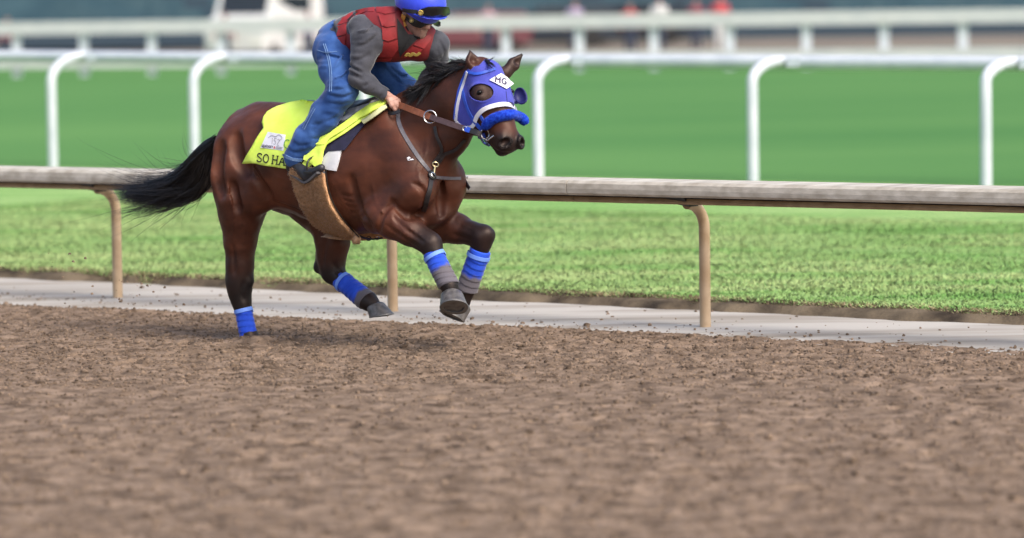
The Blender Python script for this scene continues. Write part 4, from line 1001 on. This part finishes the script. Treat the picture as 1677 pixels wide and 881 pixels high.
# head frame
ps, pt, RS = R_(40), R_(24), 1.14
fh = np.array([math.sin(ps), -math.cos(ps), 0]); FN = fh * math.cos(pt) - zz * math.sin(pt); FU = zz * math.cos(pt) + fh * math.sin(pt); FW = np.array([math.cos(ps), math.sin(ps), 0])
HC = toW(J(684, 20, .01))
def fp(n_, u_, w_): return toL(HC + RS * (FN * n_ + FU * u_ + FW * w_))
MF = np.stack([FN @ RL, FU @ RL, FW @ RL]); fr_ = lambda *r: np.array(r) * RS
LO, HI = np.array([-.75, -.62, .85]), np.array([1.12, .62, 2.42])
def figure(S, inf, head=True, arms=True, legs=True, torso=True, hands=True):
    if torso:
        S.chain([(pel, .125 + inf), (mid_, .125 + inf), (che, .140 + inf)], .06, [1.05, 1.1], e)
        S.cone(shN, che, .075 + inf, .10 + inf, .06); S.cone(shF, che, .075 + inf, .11 + inf, .06)
        S.cone(che, nek, .09 + inf, .065 + inf, .05)
    if legs:
        for a, b, c in ((hipN, kneeN, ankN), (hipF, kneeF, ankF)):
            S.chain([(a, .098 + inf), (a * .45 + b * .55, .085 + inf), (b, .068 + inf), (b * .6 + c * .4, .062 + inf), (c, .04 + inf)], .05)
            S.cone(pel, a, .12 + inf, .10 + inf, .05)
    if arms:
        for a, b, c in ((shN, elN, wrN), (shF, elF, wrF)):
            S.chain([(a, .066 + inf), (a * .5 + b * .5, .052 + inf), (b, .044 + inf), (b * .65 + c * .35, .044 + inf), (c, .029 + inf)], .03)
RB = SDF(LO, HI, .0105); figure(RB, 0)
RB.cone(nek, fp(-.02, -.05, 0), .06, .06, .03)
RBV, RBQ = RB.mesh()
# head and hands on a finer grid, welded into the same skin mesh object
RH = SDF(toL(HC) - [.24, .24, .30], toL(HC) + [.24, .24, .24], .0055)
RH.ell(fp(-.005, .02, 0), fr_(.098, .105, .078), .03, MF)
RH.ell(fp(.03, -.045, 0), fr_(.066, .075, .060), .03, MF)
RH.cone(fp(.0, -.07, -.04), fp(.068, -.102, 0), .028 * RS, .024 * RS, .03); RH.cone(fp(.0, -.07, .04), fp(.068, -.102, 0), .028 * RS, .024 * RS, .03)
RH.ell(fp(.080, -.102, 0), fr_(.018, .018, .02), .015, MF)                                    # chin
RH.cone(fp(.094, .0, 0), fp(.112, -.040, 0), .011 * RS, .014 * RS, .012); RH.ell(fp(.112, -.041, 0), fr_(.014, .012, .016), .008, MF)
for s_ in (-1, 1):
    RH.ell(fp(.100, -.046, .013 * s_), fr_(.010, .008, .008), .006, MF)
    RH.cone(fp(.088, .022, .012 * s_), fp(.080, .020, .05 * s_), .012 * RS, .012 * RS, .015)   # brow
    RH.ell(fp(.086, .003, .030 * s_), fr_(.012, .011, .016), .010, MF, sub=True)
    RH.ell(fp(.078, .003, .030 * s_), fr_(.012, .011, .012), .004, MF)                          # eyeballs behind the goggles
    RH.ell(fp(.068, -.030, .042 * s_), fr_(.022, .020, .020), .02, MF)                          # cheeks
    RH.ell(fp(-.01, -.01, .080 * s_), fr_(.020, .034, .010), .008, MF)                          # ears
RH.cone(fp(.091, -.070, -.020), fp(.091, -.070, .020), .007 * RS, .007 * RS, .006); RH.cone(fp(.089, -.082, -.016), fp(.089, -.082, .016), .008 * RS, .008 * RS, .006)
RH.cone(fp(.102, -.076, -.022), fp(.102, -.076, .022), .003, .003, .004, sub=True)
RH.cone(fp(-.02, -.05, 0), nek, .06, .066, .03)
hv1, hq1 = RH.mesh(); dk = np.zeros(len(hv1))
q_ = (toW(hv1) - HC) / RS; qn, qu, qw = q_ @ FN, q_ @ FU, q_ @ FW
beard = np.clip((-.045 - qu) / .02, 0, 1) * np.clip((qn - .0) / .02, 0, 1); beard *= 1 - .85 * np.exp(-(((qu + .076) / .008) ** 2 + (qw / .022) ** 2 + ((qn - .095) / .03) ** 2))
mus = np.exp(-((qu + .058) / .007) ** 2) * (np.abs(qw) < .033) * (qn > .08); side = np.clip((.035 - qn) / .02, 0, 1) * np.clip((.0 - qu) / .02, 0, 1)
dk = np.clip(.46 * np.maximum(np.maximum(beard, mus), side) + .15 * vnoise(hv1 * 60, 31) * beard, 0, 1)
def hand(wr, ha, up, side_, s_):
    """palm with four curled fingers and a thumb closed on the rein"""
    S = SDF(ha - .13, ha + .13, .0045); d = norm(ha - wr); up = norm(up - d * (up @ d)); sd = norm(np.cross(d, up)) * s_
    S.cone(wr - d * .05, wr + d * .015, .030, .026, .02, .8, up); S.cone(wr + d * .01, ha, .030, .036, .025, .62, up)
    S.ell(ha, (.036, .036, .022), .02, np.stack([d, sd, up]))
    for i, (o, L) in enumerate(((.027, .9), (.009, 1.0), (-.009, .95), (-.026, .78))):
        k0 = ha + d * .028 + sd * o + up * .006; k1_ = k0 + (d * .030 - up * .012) * L; k2 = k1_ + (-d * .004 - up * .026) * L; k3 = k2 + (-d * .022 - up * .004) * L
        S.chain([(k0, .0105), (k1_, .0100), (k2, .0090), (k3, .0080)], .006)
    t0 = wr + d * .018 + sd * .028; t1 = t0 + d * .028 + sd * .018 - up * .006; t2 = t1 + d * .028 - sd * .002 - up * .010; t3 = t2 + d * .016 - sd * .012 - up * .006
    S.chain([(t0, .016), (t1, .012), (t2, .0105), (t3, .009)], .010); return S.mesh()
h1 = hand(wrN, haN, np.array([.25, -.45, .85]), None, 1); h2 = hand(wrF, haF, np.array([.25, .45, .85]), None, -1)
PV, PQ, dks, nn = [], [], [], 0
for v, q, d_ in ((RBV, RBQ, 0), (hv1, hq1, dk), (*h1, 0), (*h2, 0)):
    PV.append(v); PQ.append(q + nn); nn += len(v); dks.append(np.broadcast_to(d_, (len(v),)))
bo = obj('body', toW(np.concatenate(PV)), np.concatenate(PQ), 'skin', rider); setattr_f(bo, 'dark', np.concatenate(dks))
HeadT = bvh(toW(hv1), hq1)

def cloth(fn, lo, hi, h, m, name, wr=(.005, 9), seed=1, cut=None, sm=1, folds=()):
    S = SDF(lo, hi, h); fn(S)
    if folds:
        v, q = S.mesh(); T_ = bvh(toW(v), q)
        for pts, r in folds:
            P, N = hits(T_, spline(pts, 10)); L = [toL(a + b * .001) for a, b in zip(P, N)]; K = [toL(a + b * -.004 + np.array([0, 0, .022])) for a, b in zip(P, N)]
            f_ = lambda i: r * (.3 + .7 * math.sin(math.pi * i / 9))
            for i in range(9): S.cone(K[i], K[i + 1], f_(i) * .9, f_(i + 1) * .9, r * 1.6); S.cone(L[i], L[i + 1], f_(i), f_(i + 1), r * 1.2, sub=True)
    X = S.coords(); near = np.abs(S.F) < .05; p = X[near]
    S.F[near] += (wr[0] * (vnoise(p * wr[1], seed) * .6 + .5 * (np.abs(vnoise(p * [wr[1] * .9, wr[1] * .9, wr[1] * 2.1], seed + 1)) - .3))).astype(np.float32)
    del X; v, q = S.mesh(); v = smooth_mesh(v, q, sm, .4)
    if cut is not None: v, q = keep_faces(v, q, cut(v))
    vw = toW(v); return obj(name, vw, q, m, rider), bvh(vw, q)
JF = [([(580, 152), (560, 160), (534, 154)], .009), ([(572, 168), (556, 172), (538, 168)], .007), ([(562, 180), (545, 196), (522, 204)], .006), ([(536, 196), (520, 204), (500, 204)], .005), ([(508, 246), (486, 250), (468, 243)], .008),
      ([(516, 234), (492, 238), (476, 230)], .007), ([(567, 98), (548, 94), (528, 88)], .007), ([(572, 116), (560, 128), (546, 132)], .006), ([(578, 132), (566, 144), (548, 147)], .007), ([(566, 86), (556, 104), (545, 118)], .006), ([(540, 222), (520, 228), (505, 224)], .006),
      ([(640, 112), (655, 124), (672, 128)], .007), ([(628, 108), (645, 126), (660, 140)], .007), ([(530, 196), (516, 212), (505, 232)], .006)]
SF = [([(596, 131), (580, 124), (567, 116)], .008), ([(594, 120), (580, 112), (566, 104)], .007), ([(604, 137), (592, 144)], .006), ([(616, 58), (600, 72), (584, 76)], .008), ([(606, 88), (588, 98), (570, 96)], .006), ([(613, 44), (600, 54), (586, 56)], .006),
      ([(616, 144), (604, 154)], .005), ([(630, 151), (622, 160)], .005), ([(545, 38), (552, 52), (552, 66)], .007), ([(535, 46), (544, 58), (548, 70)], .006), ([(720, 66), (728, 84), (724, 100)], .007), ([(712, 80), (722, 98), (718, 112)], .006)]
# jeans
def f_jeans(S):
    S.cone(pel, mid_ * .25 + pel * .75, .140, .135, .05, 1.08, e)
    for a, b, c in ((hipN, kneeN, ankN), (hipF, kneeF, ankF)):
        S.cone(pel, a, .142, .126, .05)
        S.chain([(pel * .35 + a * .65, .118), (a * .5 + b * .5, .108), (b, .092), (b * .62 + c * .38, .092), (b * .25 + c * .75, .086), (c, .080)], .05)
    # creases behind the knee and at the hip
for_j = cloth(f_jeans, np.array([-.78, -.64, .85]), np.array([.85, .64, 2.2]), .009, 'denim', 'jeans', (.014, 15), 41, folds=JF)
JT = for_j[1]
for pts in ([(530, 72), (538, 100), (541, 128), (540, 150)], [(533, 72), (541, 100), (544, 128), (543, 150)], [(514, 176), (505, 192), (496, 210)], [(517, 178), (508, 194), (499, 212)], [(520, 82), (535, 86), (552, 85)]):
    obj('seam', *strap(JT, pts, .0045, .002, .003, n=40, sm=1), 'denim_seam', rider)
obj('hem', *strap(JT, [(464, 253), (474, 259), (488, 262), (504, 261)], .022, .004, .002, n=16), 'denim_hem', rider)
for pts in ([(534, 238), (548, 214), (556, 196)],): obj('wear_mark', *strap(JT, pts, .006, .001, .001, n=10), 'denim_seam', rider)
# shirt
def f_shirt(S): 
    figure(S, .012, legs=False)
    S.cone(J(592, 46, -.17), J(600, 72, -.21), .085, .086, .04); S.cone(shN, shN * .5 + elN * .5, .084, .066, .04); S.cone(shF, shF * .5 + elF * .5, .088, .074, .04)
    S.cone(mid_ * .5 + pel * .5, pel, .138, .142, .05, 1.05, e)
def cut_shirt(v):
    dN = np.linalg.norm(v - wrN, axis=1); dF = np.linalg.norm(v - wrF, axis=1); pv = (v - pel) @ norm(che - pel)
    return (dN > .045) & (dF > .045) & (pv > -.10)
shirt_o, ShT = cloth(f_shirt, np.array([-.6, -.6, 1.25]), np.array([1.1, .6, 2.35]), .009, 'shirt', 'shirt', (.009, 19), 51, cut_shirt, folds=SF)
# protective vest: shell round the trunk, raised pads
def f_vest(S):
    S.chain([(mid_ * .8 + pel * .2, .152), (mid_ * .4 + che * .6, .160), (che, .168)], .05, [1.06, 1.06], e)
    S.cone(che, J(686, 68, .09), .165, .13, .05); S.cone(J(612, 40, -.1), J(650, 36, -.04), .075, .085, .05)
    S.cone(J(598, 58, -.245), J(598, 84, -.255), .085, .085, .015, sub=True)
vest_o, VT = cloth(f_vest, np.array([-.55, -.5, 1.35]), np.array([1.1, .55, 2.4]), .009, 'vest_dark', 'vest', (.003, 12), 61)
for poly in ([(553, 42), (562, 31), (572, 24), (582, 20), (580, 29), (571, 37)], [(583, 19), (598, 15), (614, 13), (613, 20), (598, 21), (584, 27)], [(616, 13), (632, 13), (646, 14), (647, 22), (632, 24), (617, 21)],
             [(620, 24), (633, 26), (647, 24), (648, 42), (632, 45), (626, 42)], [(626, 44), (633, 47), (648, 44), (650, 62), (636, 67), (627, 64)], [(626, 67), (636, 70), (651, 65), (652, 79), (643, 92), (612, 92), (611, 85)],
             [(609, 94), (642, 94), (638, 98), (607, 100)], [(553, 44), (569, 38), (568, 56), (553, 60)], [(553, 62), (568, 58), (566, 72), (562, 82), (555, 74)],
             [(665, 85), (676, 75), (692, 80), (684, 89), (662, 93)], [(677, 73), (693, 61), (706, 56), (704, 66), (694, 79)]):
    obj('vest_pad', *drape(VT, poly, .001, .008, step=3.5, sm=2), 'vest', rider, fixn=True)
VT2 = VT
obj('shirt_front', *drape(VT, [(650, 30), (660, 44), (668, 56), (690, 58), (676, 71), (662, 84), (655, 92), (652, 80)], .004, .003, step=3, sm=2), 'shirt_front', rider, fixn=True)
obj('zip', *strap(VT, [(672, 62), (662, 76), (655, 92)], .006, .002, .009, n=10), 'goggle_band', rider)
obj('side_buckle', *strap(VT, [(572, 36), (580, 28), (588, 22)], .014, .004, .016, n=8), 'goggle_band', rider)
obj('vest_emblem', *strap(VT, [(664, 89), (668, 85), (672, 89), (677, 85), (682, 88), (688, 84)], .020, .002, .016, n=20, sm=1), 'gold', rider)
# helmet
HE = SDF(toL(HC) - [.32, .32, .28], toL(HC) + [.32, .32, .40], .007)
HE.ell(fp(.0, .066, 0), fr_(.162, .132, .134), .02, MF)
HE.cone(fp(.0, -.20, -.3), fp(.0, -.20, .3), .215 * RS, .215 * RS, .01, sub=True)
HE.ell(fp(.09, .034, 0), fr_(.092, .013, .118), .012, MF)
HE.ell(fp(0, .03, 0), fr_(.125, .11, .108), .008, MF, sub=True)
v, q = HE.mesh(); v = smooth_mesh(v, q, 2, .4); hel = obj('helmet', toW(v), q, 'helmet', rider); HLT = bvh(toW(v), q)
obj('helmet_button', *ring(HC + RS * (FU * .196), FU, .010, .008), 'helmet', hel)
gg = drape(HLT, [(683, 20), (690, 14), (700, 10.5), (716, 10), (729, 10.5), (731, 18), (729, 24), (724, 25), (716, 21.5), (706, 24.5), (692, 24)], .006, .020, step=3, sm=3)
g2 = obj('goggles', *gg, 'goggle', rider, fixn=True); g2['label'] = 'spare black goggles pushed up on the helmet front'
obj('goggle_strap', *strap(HLT, [(648, 12), (658, 15), (670, 18), (684, 19.5)], .026, .004, .004, n=16), 'goggle_band', rider)
c_, n_ = hit(HLT, 690, 18.5); obj('gold_button', *tube(np.array([c_ + n_ * .02, c_ + n_ * .034]), [.017, .016], 16), 'gold', rider); obj('button_rim', *ring(c_ + n_ * .032, n_, .012, .003), 'goggle_band', rider)
gg = drape(HeadT, [(672, 34), (678, 29), (690, 30), (706, 31), (712, 31), (716, 33), (716, 39), (713, 41), (709, 41), (706, 38), (699, 42), (688, 43), (679, 40)], .010, .016, step=3, sm=4)
obj('goggles', *gg, 'goggle', rider, fixn=True)
obj('goggle_strap', *strap(HeadT, [(652, 22), (662, 26), (673, 33)], .022, .004, .012, n=10), 'goggle_band', rider)
c_, n_ = hit(HeadT, 676.5, 33.5); n_ = norm(CAM - c_) * .6 + n_ * .4; obj('gold_button', *tube(np.array([c_ + n_ * .02, c_ + n_ * .036]), [.015, .014], 16), 'gold', rider); obj('button_rim', *ring(c_ + n_ * .034, n_, .010, .003), 'goggle_band', rider)
obj('chin_strap', *strap(HeadT, [(663, 24), (661, 33), (664, 43)], .032, .006, .008, n=10), 'tan_strap', rider)
obj('chin_strap', *strap(HeadT, [(664, 42), (669, 52), (679, 59), (688, 61)], .014, .004, .004, n=14), 'goggle_band', rider)
# boots
def boot(an, to, m):
    S = SDF(np.minimum(an, to) - .14, np.maximum(an, to) + .14, .007); d = norm((to - an) * [1, 1, .5]); heel = an + np.array([0, 0, -.075]) - d * .04
    ball = an + np.array([0, 0, -.085]) + d * .12 + np.array([0, 0, (to - an)[2] * .5 + .02]); tip = to
    S.cone(an + [0, 0, .06], an + [0, 0, -.03], .044, .046, .03); S.cone(heel, an, .036, .044, .03); S.cone(an + [0, 0, -.04], ball, .045, .038, .03, 1.0); S.cone(heel, ball, .030, .036, .03); S.cone(ball, tip, .036, .026, .03)
    v, q = S.mesh(); b_ = obj('boot', toW(v), q, m, rider)
    P = np.array([heel + [0, 0, -.034], (heel + ball) / 2 + [0, 0, -.036], ball + [0, 0, -.038], tip + [0, 0, -.022]]); L_ = toW(spline(P, 12))
    obj('sole', *ribbon(L_, np.tile([0, 0, -1.0], (12, 1)), .085, .014), 'boot_sole', b_, fixn=True)
boot(ankN, toeN, 'boot'); boot(ankF, toeF, 'boot')
sti = thing('stirrup', 'dark stirrup iron under the rider boot beside the yellow towel', 'stirrup', toW((ankN + toeN) / 2))
c0 = toW(ankN * .35 + toeN * .65); a_ = np.linspace(-.35, np.pi + .35, 20); P = c0 + np.array([0, 0, -.02]) + .054 * np.cos(a_)[:, None] * LF + .060 * np.sin(a_)[:, None] * zz
obj('iron', *tube(P, .006, 8), 'black_leather', sti); obj('tread', *box(c0 + [0, 0, -.055], (.05, .12, .012), RL), 'black_leather', sti)
obj('leather', *ribbon(spline([c0 + zz * .045, W(518, 236, -.31), W(540, 205, -.20)], 10), np.tile(-LF, (10, 1)), .026, .005), 'black_leather', sti, fixn=True)

# ================================================================== BEYOND THE FENCE (far out of focus)
def far_ground(x, d): 
    P = atdepth(x, 60, d); s = (P - A0) @ NN; return np.array([P[0], P[1], float(terrain(s))])
mat('stand_teal', (.030, .075, .10), .8, (.05, .105, .13), .5); mat('stand_dark', (.030, .052, .075), .8); mat('stand_seat', (.03, .075, .10), .7, (.05, .10, .12), 2)
mat('hedge', (.012, .035, .03), .9, (.03, .06, .05), 3)
mat('van_white', (.62, .62, .60), .4, (.66, .66, .64), 2); mat('van_glass', (.02, .025, .03), .1); mat('tyre', (.015, .015, .015), .8); mat('car_red', (.10, .022, .03), .4); mat('car_dark', (.015, .022, .035), .3); mat('lamp_red', (.4, .02, .02), .3); mat('lamp_pale', (.8, .78, .7), .2)
# tiered stand: dark teal seating rows behind the far track
st = thing('grandstand', 'dark teal tiered seating stand far behind the white fence', 'grandstand', far_ground(838, 142))
o_ = far_ground(838, 142)
dX = norm([dv[0], dv[1] * .4, 0]); ang = math.atan2(dX[1], dX[0]); Rz = np.array(Matrix.Rotation(ang, 3, 'Z')); nY = np.array([-dX[1], dX[0], 0])
obj('base_wall', *box(o_ + zz * .5, (120, .5, 1.0), Rz), 'stand_dark', st, smooth=False)
for r_ in range(9):
    obj('tier', *box(o_ + nY * (1 + r_ * .95) + zz * (1.0 + .42 * r_ - .1), (120, .95, .42), Rz), 'stand_teal', st, smooth=False)
for r_ in range(3):
    for c_i in range(-14, 15):
        if (c_i * 7 + r_ * 3) % 4 == 0: continue
        P = o_ + dX * (c_i * 1.3 + .2 * r_) + nY * (.85 + r_ * .95) + zz * (1.0 + .42 * r_ + .29)
        obj('seat_back', *box(P, (1.05, .12, .40), Rz), 'stand_seat' if (c_i + r_) % 3 else 'stand_dark', st, smooth=False)
obj('back_wall', *box(o_ + nY * 10.2 + zz * 4.2, (120, .5, 8.4), Rz), 'stand_dark', st, smooth=False)
# white van seen end-on
def vehicle(name, label, cat, x, d, w, h, L, yaw, mbody, hood_l, glass_h):
    g = far_ground(x, d); Rv = np.array(Matrix.Rotation(yaw, 3, 'Z')); T_ = lambda q: g + np.asarray(q, float) @ Rv.T; root = thing(name, label, cat, g)
    z0 = .34 * (h / 1.5) ** .3; pr = [(-L / 2, z0), (-L / 2, z0 + .45 * (h - z0)), (-L / 2 + hood_l, z0 + .52 * (h - z0)), (-L / 2 + hood_l + glass_h, h - .05), (-L / 2 + hood_l + glass_h + .25, h), (L / 2 - .25, h), (L / 2 - .08, h - .12), (L / 2, z0 + .4), (L / 2, z0)]
    V = []; 
    for yy, k in ((-w / 2, 1), (-w / 2 + .08, 1.0), (w / 2 - .08, 1.0), (w / 2, 1)):
        V += [T_((x_, yy * (1 - .12 * max(0, (z_ - h * .55) / h)), z_)) for x_, z_ in pr]
    n_ = len(pr); F = [[i * n_ + j, i * n_ + (j + 1) % n_, (i + 1) * n_ + (j + 1) % n_, (i + 1) * n_ + j] for i in range(3) for j in range(n_)] + [list(range(n_)), list(range(3 * n_, 4 * n_))[::-1]]
    obj('body', V, F, mbody, root, smooth=False, fixn=True)
    for sx in (-1, 1):
        for sy in (-1, 1):
            c = T_((sx * (L / 2 - .85), sy * (w / 2 - .12), .32)); a = T_((sx * (L / 2 - .85), sy * (w / 2 + .02), .32)); obj('wheel', *tube(np.array([c, a]), .32, 16), 'tyre', root)
        obj('lamp', *box(T_((-L / 2 - .01, sx * (w / 2 - .25), z0 + .28)), (.06, .28, .16), Rv), 'lamp_pale', root); obj('lamp', *box(T_((L / 2 + .01, sx * (w / 2 - .2), z0 + .45)), (.06, .2, .2), Rv), 'lamp_red', root)
        obj('side_window', *box(T_((.15, sx * (w / 2 * .955), h * .76)), (L * .5, .03, h * .2), Rv), 'van_glass', root)
    zc = (z0 + .52 * (h - z0) + h) / 2; a_ = math.atan2(h - .05 - (z0 + .52 * (h - z0)), glass_h); Ry = Rv @ np.array(Matrix.Rotation(-a_, 3, 'Y'))
    obj('windscreen', *box(T_((-L / 2 + hood_l + glass_h / 2 - .02, 0, zc - .02)), (.85 * (h - z0) * .5, w * .8, .04), Ry), 'van_glass', root)
    obj('underbody', *box(T_((0, 0, z0 - .02)), (L * .9, w * .8, .25), Rv), 'tyre', root)
vehicle('van', 'blurred white van parked behind the far white fence', 'van', 436, 122, 2.05, 2.55, 5.2, R_(70), 'van_white', .7, .5)
vehicle('car', 'dark red car low behind the far fence beside the rider', 'car', 762, 126, 1.8, 1.45, 4.3, R_(10), 'car_red', 1.0, .6)
vehicle('car', 'dark blue car behind the far fence right of the horse ears', 'car', 905, 132, 1.8, 1.5, 4.4, R_(6), 'car_dark', 1.0, .6)
vehicle('car', 'dark car behind the far fence at the right of the view', 'car', 1035, 135, 1.8, 1.5, 4.4, R_(-4), 'car_dark', 1.0, .6)
# people standing beyond the fence
mat('far_skin', (.38, .21, .16), .6)
def person(x, d, h, top, bot, label, arm=.1):
    g = far_ground(x, d); k = h / 1.75; root = thing('person', label, 'person', g, 'people beyond the far fence')
    S = SDF((-.36, -.26, -.02), (.36, .26, 1.82), .02); P = lambda *q: np.array(q) * 1.0
    for s_ in (-1, 1):
        S.chain([(P(.09 * s_, 0, .9), .09), (P(.1 * s_, -.02, .5), .065), (P(.1 * s_, .02, .08), .045)], .04); S.cone(P(.1 * s_, .02, .04), P(.11 * s_, -.13, .03), .04, .035, .03)
        S.chain([(P(.19 * s_, 0, 1.42), .055), (P((.25 + arm * .3) * s_, .02, 1.14), .045), (P((.23 + arm) * s_, -.10, .92), .033), (P((.23 + arm) * s_, -.14, .85), .04)], .03)
    S.chain([(P(0, 0, .95), .13), (P(0, .0, 1.15), .125), (P(0, 0, 1.38), .13)], .06, 1.25, (1, 0, 0)); S.cone(P(0, 0, 1.4), P(0, 0, 1.58), .06, .055, .04)
    S.ell(P(0, -.01, 1.66), (.078, .095, .115), .02); S.cone(P(0, -.10, 1.65), P(0, -.115, 1.63), .014, .016, .02)
    v, q = S.mesh(); obj('body', g + v * k, q, 'far_skin', root)
    def part(nm, zlo, zhi, arms, m):
        V, Q = v.copy(), q; N = vnormals(V, Q); r = np.abs(V[:, 0]); kk = (V[:, 2] > zlo) & (V[:, 2] < zhi)
        if not arms: kk &= r < .2
        else: kk &= V[:, 2] > zlo
        a_, b_ = keep_faces(V + N * .012, Q, kk); obj(nm, g + a_ * k, b_, m, root)
    part('shirt', .95, 1.52, True, top); part('trousers', .08, .96, False, bot)
    a_, b_ = keep_faces(v + vnormals(v, q) * .012, q, (v[:, 2] > 1.69) | ((v[:, 2] > 1.6) & (v[:, 1] > .03))); obj('hair', g + a_ * k, b_, 'stand_dark', root)
for nm, c in (('pink', (.42, .26, .30)), ('redtop', (.45, .06, .07)), ('paletop', (.55, .55, .54)), ('lilac', (.34, .28, .40)), ('bluetop', (.06, .10, .2)), ('trou', (.03, .04, .07)), ('maroon', (.2, .04, .06))): mat(nm, c, .8)
for a in ((800, 118, 1.78, 'pink', 'trou', 'person in pale pink top beyond the fence just right of the rider', .05),
          (942, 120, 1.8, 'lilac', 'trou', 'person in lilac top beyond the fence above the right horse ear', .1),
          (1032, 116, 1.72, 'redtop', 'trou', 'person in bright red top beyond the fence right of the horse head', .12),
          (1080, 118, 1.85, 'paletop', 'trou', 'person in off-white top beyond the fence next to the red one', .08),
          (1180, 119, 1.86, 'redtop', 'paletop', 'person in red top and pale trousers standing far right of the pair', .1),
          (1140, 121, 1.75, 'maroon', 'trou', 'person in maroon top beyond the fence between pale and red tops', .06),
          (505, 120, 1.7, 'lilac', 'trou', 'person in lilac top beyond the fence right beside the white van', .1),
          (368, 119, 1.7, 'maroon', 'trou', 'person in maroon top beyond the fence left of the white van', .1),
          (12, 120, 1.65, 'maroon', 'trou', 'leftmost person beyond the fence in maroon top', .1)):
    person(*a)
